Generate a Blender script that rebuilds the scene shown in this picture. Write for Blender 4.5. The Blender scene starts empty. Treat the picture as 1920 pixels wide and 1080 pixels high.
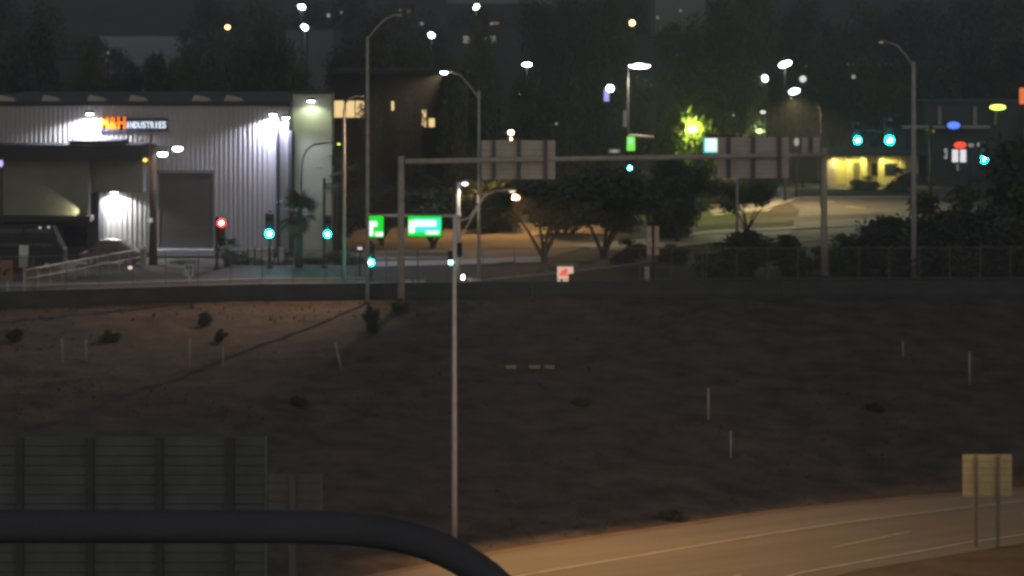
import bpy, math, random
import numpy as np
from mathutils import Vector, Matrix, noise

random.seed(7)
rng = np.random.default_rng(7)
S = bpy.context.scene
COL = S.collection
PI = math.pi

# ------------------------------------------------------------------ camera
F = 4500.0            # focal length in pixels of the 1920 wide photograph
HY = 90.0             # image row of the horizon
CZ = 15.0             # camera height above the street behind the barrier
cam_d = bpy.data.cameras.new('camera')
cam = bpy.data.objects.new('camera', cam_d)
COL.objects.link(cam)
cam.location = (0, 0, CZ)
cam.rotation_euler = (math.radians(90), 0, 0)
cam_d.sensor_width = 36.0
cam_d.lens = F / 1920 * 36.0
cam_d.shift_y = -(540 - HY) / 1920
cam_d.clip_start = 0.1
cam_d.clip_end = 9000
S.camera = cam

# ------------------------------------------------------------------ night sky
w = bpy.data.worlds.new('World')
S.world = w
w.use_nodes = True
nt = w.node_tree
nt.nodes.clear()
sky = nt.nodes.new('ShaderNodeTexSky')
sky.sky_type = 'NISHITA'
sky.sun_disc = False
sky.sun_elevation = math.radians(22)
sky.sun_rotation = math.radians(170)
hs = nt.nodes.new('ShaderNodeHueSaturation')
hs.inputs['Saturation'].default_value = 0.34
bg = nt.nodes.new('ShaderNodeBackground')
bg.inputs['Strength'].default_value = 0.030
wo = nt.nodes.new('ShaderNodeOutputWorld')
nt.links.new(sky.outputs[0], hs.inputs['Color'])
nt.links.new(hs.outputs[0], bg.inputs['Color'])
nt.links.new(bg.outputs[0], wo.inputs['Surface'])

sun_d = bpy.data.lights.new('fill_sun', 'SUN')  # weak sun lamp added for ambience and shape, no moon is known
sun_d.energy = 0.012
sun_d.angle = math.radians(10)
sun_d.color = (1.0, 0.95, 0.88)
sun = bpy.data.objects.new('fill_sun', sun_d)
COL.objects.link(sun)
sun.rotation_euler = (math.radians(60), 0, math.radians(10))

S.view_settings.view_transform = 'Standard'
S.view_settings.look = 'None'
S.view_settings.gamma = 1.0
S.view_settings.use_curve_mapping = False
S.view_settings.exposure = 0.0
S.render.engine = 'CYCLES'
S.cycles.use_denoising = True
S.cycles.max_bounces = 5
S.cycles.diffuse_bounces = 2
S.cycles.glossy_bounces = 2
S.cycles.transparent_max_bounces = 6
S.cycles.volume_bounces = 0
S.cycles.filter_width = 3.2

# ------------------------------------------------------------------ helpers
def W(px, py, D):
    """a point seen at px, py and standing D metres away"""
    return Vector(((px - 960) * D / F, D, CZ - (py - HY) * D / F))

def XD(px, D):
    return (px - 960) * D / F

def DG(py, z=0.0):
    """distance at which ground of height z is seen on row py"""
    return F * (CZ - z) / (py - HY)

def G(px, py, z=0.0):
    D = DG(py, z)
    return Vector(((px - 960) * D / F, D, z))

MATS = {}
def mat(name, col, rough=0.85, var=0.25, scale=1.5, bump=0.0, metal=0.0, spec=0.3, col2=None, detail=6.0, stretch=None, turn=0):
    if name in MATS:
        return MATS[name]
    m = bpy.data.materials.new(name)
    m.use_nodes = True
    t = m.node_tree
    b = t.nodes['Principled BSDF']
    b.inputs['Roughness'].default_value = rough
    b.inputs['Metallic'].default_value = metal
    b.inputs['Specular IOR Level'].default_value = spec
    tc = t.nodes.new('ShaderNodeTexCoord')
    mp = t.nodes.new('ShaderNodeMapping')
    if stretch:
        mp.inputs['Scale'].default_value = stretch
    if turn:
        tm = t.nodes.new('ShaderNodeMapping')
        tm.inputs['Rotation'].default_value = (0, 0, math.radians(turn))
        t.links.new(tc.outputs['Object'], tm.inputs['Vector'])
        t.links.new(tm.outputs[0], mp.inputs['Vector'])
    else:
        t.links.new(tc.outputs['Object'], mp.inputs['Vector'])
    n = t.nodes.new('ShaderNodeTexNoise')
    n.inputs['Scale'].default_value = scale
    n.inputs['Detail'].default_value = detail
    n.inputs['Roughness'].default_value = 0.62
    t.links.new(mp.outputs[0], n.inputs['Vector'])
    r = t.nodes.new('ShaderNodeValToRGB')
    c2 = col2 or tuple(min(1, c * (1 + var)) for c in col)
    c1 = tuple(c * (1 - var) for c in col)
    r.color_ramp.elements[0].position = 0.3
    r.color_ramp.elements[1].position = 0.7
    r.color_ramp.elements[0].color = (*c1, 1)
    r.color_ramp.elements[1].color = (*c2, 1)
    t.links.new(n.outputs['Fac'], r.inputs['Fac'])
    t.links.new(r.outputs['Color'], b.inputs['Base Color'])
    if bump:
        n2 = t.nodes.new('ShaderNodeTexNoise')
        n2.inputs['Scale'].default_value = scale * 6
        n2.inputs['Detail'].default_value = 5
        t.links.new(mp.outputs[0], n2.inputs['Vector'])
        bp = t.nodes.new('ShaderNodeBump')
        bp.inputs['Strength'].default_value = bump
        bp.inputs['Distance'].default_value = 0.1
        t.links.new(n2.outputs['Fac'], bp.inputs['Height'])
        t.links.new(bp.outputs['Normal'], b.inputs['Normal'])
    MATS[name] = m
    return m

def emit(name, col, strength):
    if name in MATS:
        return MATS[name]
    m = bpy.data.materials.new(name)
    m.use_nodes = True
    t = m.node_tree
    b = t.nodes['Principled BSDF']
    b.inputs['Base Color'].default_value = (*[min(.8, c * .8) for c in col], 1)
    b.inputs['Emission Color'].default_value = (*col, 1)
    b.inputs['Emission Strength'].default_value = strength
    b.inputs['Roughness'].default_value = 0.4
    MATS[name] = m
    return m

OFF = {}
MBV = Vector

class MB:
    def __init__(s):
        s.v = []; s.f = []
    def quad(s, a, b, c, d):
        i = len(s.v); s.v += [tuple(a), tuple(b), tuple(c), tuple(d)]; s.f.append((i, i+1, i+2, i+3)); return s
    def tri(s, a, b, c):
        i = len(s.v); s.v += [tuple(a), tuple(b), tuple(c)]; s.f.append((i, i+1, i+2)); return s
    def box(s, x0, x1, y0, y1, z0, z1):
        i = len(s.v)
        s.v += [(x0,y0,z0),(x1,y0,z0),(x1,y1,z0),(x0,y1,z0),(x0,y0,z1),(x1,y0,z1),(x1,y1,z1),(x0,y1,z1)]
        s.f += [(i,i+3,i+2,i+1),(i+4,i+5,i+6,i+7),(i,i+1,i+5,i+4),(i+1,i+2,i+6,i+5),(i+2,i+3,i+7,i+6),(i+3,i,i+4,i+7)]
        return s
    def cbox(s, x0, x1, y0, y1, z0, z1, c=.02):
        """box whose vertical edges and top are chamfered"""
        i = len(s.v)
        def ring(o, z):
            return [(x0+c+o,y0+o,z),(x1-c-o,y0+o,z),(x1-o,y0+c+o,z),(x1-o,y1-c-o,z),(x1-c-o,y1-o,z),(x0+c+o,y1-o,z),(x0+o,y1-c-o,z),(x0+o,y0+c+o,z)]
        s.v += ring(0, z0) + ring(0, z1-c) + ring(c*.7, z1)
        for k in range(2):
            for j in range(8):
                a = i + k*8 + j; b = i + k*8 + (j+1) % 8
                s.f.append((a, b, b+8, a+8))
        s.f.append(tuple(i + j for j in range(7, -1, -1)))
        s.f.append(tuple(i + 16 + j for j in range(8)))
        return s
    def tube(s, pts, rad, n=8, cap=True):
        pts = [Vector(p) for p in pts]
        if not isinstance(rad, (list, tuple)):
            rad = [rad] * len(pts)
        base = len(s.v)
        up = None
        for k, p in enumerate(pts):
            d = (pts[min(k+1, len(pts)-1)] - pts[max(k-1, 0)]).normalized()
            if up is None:
                up = Vector((1,0,0)) if abs(d.x) < .9 else Vector((0,0,1))
            a = d.cross(up).normalized(); b = d.cross(a).normalized()
            up = -b.cross(d).normalized() if False else up
            for j in range(n):
                t = 2*PI*j/n
                s.v.append(tuple(p + a*(math.cos(t)*rad[k]) + b*(math.sin(t)*rad[k])))
        for k in range(len(pts)-1):
            for j in range(n):
                a0 = base + k*n + j; a1 = base + k*n + (j+1) % n
                s.f.append((a0, a1, a1+n, a0+n))
        if cap:
            s.f.append(tuple(base + j for j in range(n-1, -1, -1)))
            s.f.append(tuple(base + (len(pts)-1)*n + j for j in range(n)))
        return s
    def ball(s, c, r, nu=10, nv=6):
        c = Vector(c)
        if not isinstance(r, (list, tuple)): r = (r, r, r)
        base = len(s.v)
        for i in range(nv+1):
            ph = PI*i/nv
            for j in range(nu):
                th = 2*PI*j/nu
                s.v.append((c.x + r[0]*math.sin(ph)*math.cos(th), c.y + r[1]*math.sin(ph)*math.sin(th), c.z + r[2]*math.cos(ph)))
        for i in range(nv):
            for j in range(nu):
                a = base+i*nu+j; b = base+i*nu+(j+1) % nu
                s.f.append((a, a+nu, b+nu, b))
        return s
    def prism(s, poly, z0, z1):
        n = len(poly); i = len(s.v)
        s.v += [(p[0], p[1], z0) for p in poly] + [(p[0], p[1], z1) for p in poly]
        s.f.append(tuple(i+n+k for k in range(n)))
        s.f.append(tuple(i+k for k in range(n-1, -1, -1)))
        for k in range(n):
            a = i+k; b = i+(k+1) % n
            s.f.append((a, b, b+n, a+n))
        return s
    def mesh(s, name, m, off=(0,0,0), smooth=False):
        me = bpy.data.meshes.new(name)
        ox, oy, oz = off
        me.from_pydata([(x-ox, y-oy, z-oz) for x, y, z in s.v], [], s.f)
        me.update()
        if m: me.materials.append(m)
        if smooth:
            me.polygons.foreach_set('use_smooth', [True]*len(me.polygons))
        return me

def obj(name, me, parent=None, loc=None):
    o = bpy.data.objects.new(name, me)
    COL.objects.link(o)
    if parent: o.parent = parent
    if loc is not None: o.location = loc
    return o

def thing(name, label, cat, loc=(0,0,0), group=None, rz=0):
    o = bpy.data.objects.new(name, None)
    COL.objects.link(o)
    o.location = loc
    o.rotation_euler.z = rz
    o.empty_display_size = .3
    o['label'] = label; o['category'] = cat
    if group: o['group'] = group
    OFF[o.name] = tuple(loc)
    return o

def part(name, mb, m, parent, smooth=False, label=None):
    """mb is in world coordinates (local ones when the parent stands at the origin)"""
    off = OFF.get(parent.name, (0,0,0))
    o = obj(name, mb.mesh(name, m, off, smooth), parent)
    OFF[o.name] = off
    if label: o['label'] = label
    return o

def single(name, mb, m, label, cat, loc, group=None, smooth=False):
    o = obj(name, mb.mesh(name, m, loc, smooth), None, loc)
    o['label'] = label; o['category'] = cat
    if group: o['group'] = group
    return o

def struct(name, mb, m, smooth=False, parent=None):
    o = obj(name, mb.mesh(name, m, (0,0,0), smooth), parent)
    o['kind'] = 'structure'
    return o

def copy_tree(o, parent=None, loc=None, label=None):
    c = o.copy(); COL.objects.link(c)
    c.parent = parent
    if loc is not None: c.location = loc
    if label: c['label'] = label
    for ch in list(o.children):
        copy_tree(ch, c)
    return c

def lamp(kind, loc, power, col, parent, size=.15, aim=None, cone=150, blend=.4):
    d = bpy.data.lights.new('lamp_light', kind)
    d.energy = power; d.color = col
    d.shadow_soft_size = size
    if kind == 'SPOT':
        d.spot_size = math.radians(cone); d.spot_blend = blend
    o = bpy.data.objects.new('lamp_light', d)
    COL.objects.link(o)
    off = Vector(OFF.get(parent.name, (0,0,0)))
    o.parent = parent
    o.location = Vector(loc) - off
    if aim is not None:
        o.rotation_euler = (Vector(aim) - Vector(loc)).to_track_quat('-Z', 'Y').to_euler()
    return o

def interp(x, xs, ys):
    return float(np.interp(x, xs, ys))

# ------------------------------------------------------------------ materials
SOIL = mat('bare_soil', (.115,.088,.072), .95, .5, .6, 1.0, detail=14)
DIRT = mat('shoulder_dirt', (.20,.145,.085), .95, .3, .5, .6, detail=8)
CONC_ROAD = mat('freeway_concrete', (.31,.265,.205), .8, .13, .9, .12, detail=9, stretch=(.07,1.3,1), turn=-30)
ASPH = mat('asphalt', (.058,.053,.046), .8, .3, .5, .3)
ASPH_OLD = mat('worn_asphalt', (.15,.145,.135), .8, .25, .15, .2, detail=8)
LOT = mat('lot_dirt', (.26,.20,.13), .95, .35, .12, .5, detail=8)
FARG = mat('far_ground', (.085,.072,.056), .95, .3, .05, .2)
PAVE = mat('pavement_concrete', (.42,.40,.36), .85, .15, .8, .1)
KERB = mat('kerb_concrete', (.38,.35,.31), .85, .2, 1.2, .1)
PAINT = mat('road_paint_white', (.66,.60,.48), .7, .25, 2.5, .05)
PAINT_Y = mat('road_paint_yellow', (.62,.42,.06), .7, .25, 2.5, .05)
BARRIER = mat('barrier_concrete', (.075,.075,.072), .9, .25, .6, .2)
STEEL = mat('galvanised_steel', (.50,.465,.42), .55, .2, 3, .05, metal=.0)
FENCE = mat('weathered_fence_wire', (.20,.19,.175), .8, .2, 3)
STEEL_D = mat('dark_steel', (.045,.043,.042), .6, .2, 3, .05)
STEEL_P = mat('pale_painted_pole', (.78,.72,.67), .5, .1, 3, .03)
STEEL_W = mat('white_paint_metal', (.7,.7,.68), .5, .1, 3, .03)
BROWN_ST = mat('weathered_gantry_steel', (.52,.44,.36), .65, .2, 2, .05)
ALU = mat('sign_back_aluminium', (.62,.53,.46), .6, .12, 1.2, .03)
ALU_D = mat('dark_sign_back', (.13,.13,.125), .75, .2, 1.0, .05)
BLACK = mat('signal_black', (.02,.02,.02), .6, .1, 3)
TAN = mat('signal_tan', (.78,.52,.40), .6, .15, 3)
BARK = mat('bark', (.10,.08,.06), .95, .3, 4, .6)
LEAF = mat('leaf_olive', (.115,.12,.07), .8, .4, 1.2)
LEAF_D = mat('leaf_dark', (.08,.082,.064), .8, .4, 1.2)
LEAF_G = mat('leaf_green', (.10,.125,.05), .8, .4, 1.2)
PALM = mat('palm_leaf', (.05,.058,.036), .7, .3, 2)
METALWALL = mat('corrugated_wall_sheet', (.42,.41,.385), .6, .08, .6, .02, stretch=(1,1,.15))
STUCCO = mat('olive_stucco', (.24,.235,.19), .9, .12, .7, .1)
STUCCO_P = mat('pale_plaster', (.43,.46,.33), .9, .1, .35, .08)
DARKTRIM = mat('dark_trim', (.05,.05,.055), .7, .15, 2)
ROOF = mat('roof_sheet', (.10,.10,.10), .85, .2, .5, .1)
ROLLDOOR = mat('brown_door', (.10,.085,.075), .75, .12, .8, .02)
FARWALL = mat('far_wall', (.16,.165,.165), .9, .15, .15, .05)
FARWALL_D = mat('far_dark_wall', (.085,.083,.085), .9, .2, .15, .05)
YWALL = mat('yellow_wall', (.55,.50,.26), .9, .12, .4, .05)
GLASS_D = mat('dark_window_glass', (.015,.017,.02), .12, .1, 1, spec=.6)
RUBBER = mat('tyre_rubber', (.02,.02,.02), .9, .1, 5)
CAR_D = mat('car_paint_dark', (.03,.03,.032), .7, .1, 2, spec=.5)
CAR_B = mat('car_paint_brown', (.16,.115,.09), .45, .1, 2, spec=.5)
PIPE = mat('dark_pipe_paint', (.085,.085,.095), .95, .15, 4, .05)

E_WHITE = emit('lens_white', (.90,.93,1.0), 34)
E_COOL = emit('lens_cool', (.72,.76,1.0), 14)
E_WARM = emit('lens_warm', (1.0,.86,.62), 25)
E_AMBER = emit('lens_amber', (1.0,.55,.18), 12)
E_DIM = emit('lens_dim', (.75,.74,.66), .35)
E_DIMA = emit('lens_dim_amber', (.75,.5,.2), .4)
E_YG = emit('lens_yellowgreen', (.72,.95,.08), 5)
E_GREEN = emit('signal_green', (.0,.80,.72), 34)
E_GCORE = emit('signal_green_core', (.45,1.0,.92), 220)
E_RED = emit('signal_red', (1.0,.012,.012), 36)
E_RCORE = emit('signal_red_core', (1.0,.22,.14), 160)
E_BLUE = emit('neon_blue', (.10,.22,1.0), 1.5)
E_TEAL = emit('lens_teal', (.1,.85,.75), 4)
E_VIOLET = emit('lens_violet', (.55,.55,1.0), 1.1)
E_SGREEN = emit('sign_face_green', (.0,.78,.03), 1.0)
E_SWHITE = emit('sign_white', (.92,1.0,1.0), 1.15)
E_SCYAN = emit('sign_cyan', (.06,.9,.75), 1.0)
E_WINDOW = emit('window_glow', (1.0,.70,.32), 1.0)
E_WINDOW_D = emit('window_glow_dim', (.75,.72,.6), .16)
E_LETTER = emit('letter_orange', (1.0,.20,.01), 1.5)
E_LETTERW = emit('letter_white', (.78,.85,1.0), 1.2)
E_STORE = emit('store_white', (.85,.82,.88), 1.05)
E_REDSIGN = emit('red_sign_light', (1.0,.15,.1), .9)
E_ORANGE = emit('orange_sign_light', (1.0,.22,.06), .8)

# ------------------------------------------------------------------ the lie of the land
ROAD_FAR = [(-60,20),(-40,40),(-30,62),(-20,78),(-12,88),(-7.4,93.1),(-5.5,95.5),(0,100.5),(5.57,104.4),(11.6,108.6),(17.9,111.8),(24.4,114.5),(33,117.5),(60,124),(130,131)]
ROAD_NEAR = [(-46,10),(-24,34),(-10,60),(-2,74),(5,86),(13,95.8),(21.7,101.8),(32,106.5),(60,114),(130,121)]
WALL_X = [-70,-30.8,-15.9,1.3,32.4,90]
WALL_D = [139,144.5,149.0,150.7,151.8,152.6]
ZF = -6.0
def road_far(x): return interp(x, [p[0] for p in ROAD_FAR], [p[1] for p in ROAD_FAR])
def wall_d(x): return interp(x, WALL_X, WALL_D)
def hz(x, y, bumps=True):
    de = road_far(x) + .35
    wd = wall_d(x) - .8
    if y <= de: return ZF - .03
    t = min(1.0, (y - de) / (wd - de))
    z = ZF - .03 + 5.36 * (t if t < 1 else 1)
    if bumps and .005 < t:
        k = min(1, t * 12) * min(1.0, (1.02 - t) * 8)
        z += k * (.30 * noise.noise(Vector((x*.11, y*.16, 3.1))) + .10 * noise.noise(Vector((x*.45, y*.5, 9.7))) + .03 * noise.noise(Vector((x*1.7, y*1.7, 2.2))))
    return z
def hit(px, py):
    """point of the embankment seen at px, py"""
    lo = 80.0
    for i in range(1, 1400):
        D = 80 + i * .05
        if CZ - (py - HY) * D / F <= hz((px-960)*D/F, D):
            return Vector(((px-960)*D/F, D, hz((px-960)*D/F, D)))
    return G(px, py)

# embankment and verge, one sheet up to the barrier
xs = np.concatenate([np.arange(-95, -30, 3.0), np.arange(-30, 40, .55), np.arange(40, 140, 3.5)])
NV = 150
mb = MB()
for x in xs:
    wd = wall_d(x) + .02
    y0 = -5
    ys = np.concatenate([np.linspace(y0, 70, 20), np.linspace(71, wd, NV-20)])
    for y in ys:
        mb.v.append((float(x), float(y), hz(float(x), float(y))))
for i in range(len(xs)-1):
    for j in range(NV-1):
        a = i*NV + j
        mb.f.append((a, a+NV, a+NV+1, a+1))
struct('embankment', mb, SOIL, True)

# freeway carriageway, dirt shoulder and paint
def ribbon(far, near, z, n=80, x0=-46, x1=125):
    m = MB()
    for i in range(n+1):
        x = x0 + (x1-x0)*i/n
        m.v.append((x, near(x), z)); m.v.append((x, far(x), z))
    for i in range(n):
        m.f.append((2*i, 2*i+2, 2*i+3, 2*i+1))
    return m
def road_near(x): return interp(x, [p[0] for p in ROAD_NEAR], [p[1] for p in ROAD_NEAR])
struct('freeway_road', ribbon(road_far, road_near, ZF+.01), CONC_ROAD)
struct('road_shoulder', ribbon(lambda x: road_near(x)-.02, lambda x: road_near(x)-9, ZF+.002), DIRT)
struct('gutter', ribbon(lambda x: road_far(x)+.32, lambda x: road_far(x)-.45, ZF+.02), mat('gutter_concrete', (.26,.18,.12), .9, .2, .8, .15))

def stripe(pts, wd, z, dash=None):
    """painted stripe along pts (x, y)"""
    m = MB()
    P = [Vector((p[0], p[1], z)) for p in pts]
    out = []
    for a, b in zip(P, P[1:]):
        n = max(1, int((b-a).length / .8))
        out += [a.lerp(b, k/n) for k in range(n)]
    out.append(P[-1])
    acc = 0
    for a, b in zip(out, out[1:]):
        L = (b-a).length
        if dash and (acc % (dash[0]+dash[1])) > dash[0]:
            acc += L; continue
        acc += L
        t = (b-a).normalized(); s = Vector((-t.y, t.x, 0)) * wd/2
        m.quad(a-s, b-s, b+s, a+s)
    return m
EDGE = [(-14,76),(-6,88),(.55,95.6),(5.3,99.2),(11.05,103.6),(15,106.3),(20.1,109.2),(23.7,111.2),(32,114),(60,120.5)]
struct('edge_line', stripe(EDGE, .16, ZF+.03), PAINT)
struct('lane_line', stripe([(-2,82),(6,91.6),(12.2,99.6),(17.9,104.7),(23,108.0),(33,112),(60,118.4)], .15, ZF+.03, (5.0,7.0)), PAINT)
struct('shoulder_line', stripe([(4,87.4),(11.5,95.9),(19.2,101.7),(22.1,103.5),(32,107.8),(60,115)], .18, ZF+.03), PAINT)

# ground behind the barrier, one sheet to the horizon
m = MB()
front = [(x, wall_d(x)+.05) for x in [-70,-30.8,-15.9,1.3,32.4,90]]
i0 = 0
m.v = [(p[0], p[1], 0.0) for p in front] + [(p[0]*1.0, 400.0, 0.0) for p in front]
n = len(front)
for k in range(n-1): m.f.append((k, k+1, k+1+n, k+n))
m.quad((-2600,139,0),(-70,139.05,0),(-70,400,0),(-2600,400,0))
m.quad((90,152.65,0),(2600,152.65,0),(2600,400,0),(90,400,0))
m.quad((-2600,400,0),(2600,400,0),(2600,2600,0),(-2600,2600,0))
struct('ground', m, FARG)

def patch(name, pxs, z, mt):
    m = MB()
    m.v = [tuple(G(px, py, z)) for px, py in pxs]
    m.f = [tuple(range(len(pxs)))]
    return struct(name, m, mt)
# frontage street: asphalt along the barrier, from left to right
m = MB()
for a, b in zip(front, front[1:]):
    m.quad((a[0],a[1]+.25,.012),(b[0],b[1]+.25,.012),(b[0],b[1]+13,.012),(a[0],a[1]+13,.012))
struct('street', m, ASPH)
patch('side_street', [(1000,499),(1320,472),(1480,437),(1500,395),(1440,352),(1700,350),(1790,352),(1790,500),(1320,505)], .024, ASPH_OLD)
patch('dirt_lot', [(560,492),(1020,484),(1180,440),(1040,398),(600,404)], .016, LOT)
patch('pavement', [(700,500),(850,497),(1015,491),(1015,480),(850,487),(700,491)], .05, PAVE)
patch('pavement', [(1060,459),(1200,448),(1340,431),(1495,424),(1470,446),(1330,456),(1180,472)], .05, PAVE)
patch('pavement', [(1340,404),(1440,396),(1500,352),(1440,352),(1330,396)], .04, PAVE)
patch('median_strip', [(1300,424),(1660,408),(1660,399),(1322,413)], .032, ASPH)
patch('median_strip', [(1500,366),(1720,364),(1720,360),(1500,361)], .032, ASPH)
def kerb(name, pxs, wd=.35, h=.13):
    pts = [G(px, py, 0) for px, py in pxs]
    m = MB()
    for a, b in zip(pts, pts[1:]):
        t = (b-a).normalized(); s = Vector((-t.y, t.x, 0))*wd/2
        q = [a-s, b-s, b+s, a+s]
        m.prism([(v.x, v.y) for v in q], .0, h)
    return struct(name, m, KERB)
kerb('kerb', [(880,531),(1080,510),(1300,484),(1330,476)])
kerb('kerb', [(1240,446),(1480,432),(1640,423)], .4)
kerb('kerb', [(1470,458),(1600,446),(1700,438)], .5)
kerb('kerb', [(1340,401),(1420,398),(1500,372),(1720,371)], .5)
kerb('kerb', [(0,540),(240,533),(480,526),(700,523)], .4, .12)
kerb('kerb', [(1495,347),(1600,348),(1725,352)], .5, .14)
kerb('kerb', [(600,489),(850,486.5)], .35, .13)
m = MB()
for px0, py0, px1, py1 in [(1550,379,1566,378),(1586,388,1622,392),(1352,399,1380,398),(1500,430,1545,428)]:
    a = G(px0,py0,.036); b = G(px1,py1,.036); d = Vector((0,1.1,0))
    m.quad(a, b, b+d, a+d)
struct('lane_marking', m, PAINT_Y)
m = MB()
for px0, px1 in [(758,772),(776,786),(788,797)]:
    m.quad(G(px0,529,.02),G(px1,529,.02),G(px1,525,.02),G(px0,525,.02))
for px0, px1 in [(876,886),(889,900)]:
    m.quad(G(px0,526,.02),G(px1,526,.02),G(px1,521,.02),G(px0,521,.02))
struct('stop_line', m, PAINT)

# dark hillside that closes the view
m = MB()
nx = 90
rowsh = [(475,-.3,0),(520,7,1.5),(570,16,2.5),(630,27,3),(720,40,4),(900,52,5)]
for i in range(nx+1):
    x = -420 + 840*i/nx
    for (y_, z_, a_) in rowsh:
        sx = x*(y_/475)
        m.v.append((sx, y_, z_ + a_*noise.noise(Vector((sx*.012, y_*.01, 1))) + .5*a_*noise.noise(Vector((sx*.05, y_*.05, 7)))))
k_ = len(rowsh)
for i in range(nx):
    for j in range(k_-1):
        a = i*k_+j
        m.f.append((a, a+k_, a+k_+1, a+1))
struct('hills', m, mat('hillside_scrub', (.06,.062,.05), .95, .5, .12, .4, detail=10), True)

# thin haze added over the whole place to lift blacks and make lamps glow
me = MB().box(-2700,2700,-300,2700,-7.1,62).mesh('haze', None)
air = bpy.data.materials.new('haze_air'); air.use_nodes = True; air.node_tree.nodes.clear()
ao = air.node_tree.nodes.new('ShaderNodeOutputMaterial'); pv = air.node_tree.nodes.new('ShaderNodeVolumePrincipled')
pv.inputs['Density'].default_value = .0008
pv.inputs['Color'].default_value = (.78,.81,.87,1)
pv.inputs['Anisotropy'].default_value = .55
air.node_tree.links.new(pv.outputs[0], ao.inputs['Volume'])
me.materials.append(air)
hz_o = obj('haze', me); hz_o['kind'] = 'stuff'

# ------------------------------------------------------------------ barrier and chain link fence
bar = thing('concrete_barrier', 'long dark concrete barrier along the top of the embankment', 'wall', (0,150,0))
m = MB()
WX = [-70,-48,-30.8,-15.9,1.3,17,32.4,60,90]
for a, b in zip(WX, WX[1:]):
    ya, yb = wall_d(a), wall_d(b)
    prof = [(-.30,-1.0),(-.30,-.45),(-.16,-.2),(-.10,.33),(.10,.33),(.16,0),(.16,-.2)]
    A = [(a, ya+p[0]+.1, p[1]) for p in prof]; B = [(b-.03, yb+p[0]+.1, p[1]) for p in prof]
    i = len(m.v); k = len(prof); m.v += A + B
    for j in range(k-1): m.f.append((i+j, i+k+j, i+k+j+1, i+j+1))
    m.f.append(tuple(i+j for j in range(k))); m.f.append(tuple(i+k+j for j in range(k-1, -1, -1)))
part('barrier_wall', m, BARRIER, bar)

def chain_fence(x0, x1, label, h=2.05):
    D0 = wall_d((x0+x1)/2)
    f = thing('chain_link_fence', label, 'fence', ((x0+x1)/2, D0, .33))
    def y(x): return wall_d(x) + .42
    n = int(round((x1-x0)/1.9))
    post = None
    for k in range(n+1):
        x = x0 + (x1-x0)*k/n
        part('fence_post', MB().tube([(x, y(x), 0), (x, y(x), h+.33)], .03, 6), FENCE, f)
    for zz in (h+.33, .42):
        part('fence_rail', MB().tube([(x, y(x), zz) for x in np.linspace(x0, x1, 12)], .022, 5), FENCE, f)
    m = MB()
    step = .11; r = .0035
    L = x1-x0; zz0 = .42; H = h-.09
    k = -H
    while k < L:
        for sgn in (0, 1):
            a0, a1 = k, k+H
            z0, z1 = (zz0, zz0+H) if sgn == 0 else (zz0+H, zz0)
            if a0 < 0: z0 = z0 + (z1-z0)*(-a0)/H; a0 = 0
            if a1 > L: z1 = z0 + (z1-z0)*(L-a0)/(a1-a0); a1 = L
            xa, xb = x0+a0, x0+a1
            ya, yb = y(xa)+.004*sgn, y(xb)+.004*sgn
            m.quad((xa-r,ya,z0),(xa+r,ya,z0),(xb+r,yb,z1),(xb-r,yb,z1))
            m.quad((xa,ya-r,z0),(xa,ya+r,z0),(xb,yb+r,z1),(xb,yb-r,z1))
        k += step
    o = part('wire_mesh', m, FENCE, f)
    o['kind'] = 'stuff'
chain_fence(XD(1325,151.5), XD(2010,152), 'tall chain link fence on the barrier in front of the dark bushes')
chain_fence(XD(905,150.6), XD(1318,151.4), 'chain link fence on the barrier below the middle trees')
chain_fence(XD(-60,145), XD(840,150), 'long chain link fence on the barrier in front of the industrial building')

# ------------------------------------------------------------------ street furniture builders
def luminaire(parent, c, dx, sc=1.0, lit=None, name='lamp_head', shell=STEEL):
    """cobra head at c, its arm coming from -dx"""
    c = Vector(c); s = sc
    m = MB()
    n = 8
    secs = [(-.42,.05,.05),(-.25,.10,.07),(0,.17,.10),(.25,.16,.08),(.38,.06,.03)]
    i = len(m.v)
    for (x, ry, rz) in secs:
        for j in range(n):
            t = 2*PI*j/n
            m.v.append((c.x+dx*x*s, c.y+ry*s*math.cos(t), c.z+rz*s*math.sin(t)*(1 if math.sin(t) > 0 else .55)))
    for a in range(len(secs)-1):
        for j in range(n):
            p = i+a*n+j; q = i+a*n+(j+1) % n
            m.f.append((p, q, q+n, p+n))
    m.f.append(tuple(i+j for j in range(n))); m.f.append(tuple(i+(len(secs)-1)*n+j for j in range(n)))
    hd = part(name, m, shell, parent, True)
    if lit:
        part('lens', MB().ball(c+Vector((dx*.08*s,0,-.06*s)), (.22*s,.14*s,.10*s)), lit, hd, True)
    return hd

def arm_lamp(label, base, ztop, arm, r0=.12, r1=.075, lit=None, mt=STEEL, sc=1.0, truss=False, cat='street lamp', name='street_lamp', group=None, cap=True):
    base = Vector(base)
    t = thing(name, label, cat, base, group)
    part('base_plate', MB().cbox(base.x-r0*1.8, base.x+r0*1.8, base.y-r0*1.8, base.y+r0*1.8, base.z-.08, base.z+.06), STEEL_D, t)
    part('pole', MB().tube([base+Vector((0,0,.0)), (base.x, base.y, (base.z+ztop)/2), (base.x, base.y, ztop)], [r0, (r0+r1)/2, r1], 10), mt, t, True)
    A = [Vector(a) for a in arm]
    dx = 1 if A[-1].x > base.x else -1
    part('arm', MB().tube(A, ([.036] if truss else [.055])*(len(A)-1)+[.03], 7), mt, t, True)
    if truss:
        B = [A[0]+Vector((0,0,-1.0)), A[2]+Vector((0,0,-.05))]
        part('brace', MB().tube(B, .032, 6), mt, t, True)
    luminaire(t, A[-1]+Vector((dx*.3*sc, 0, 0)), dx, sc, lit, shell=mt)
    return t

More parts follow.
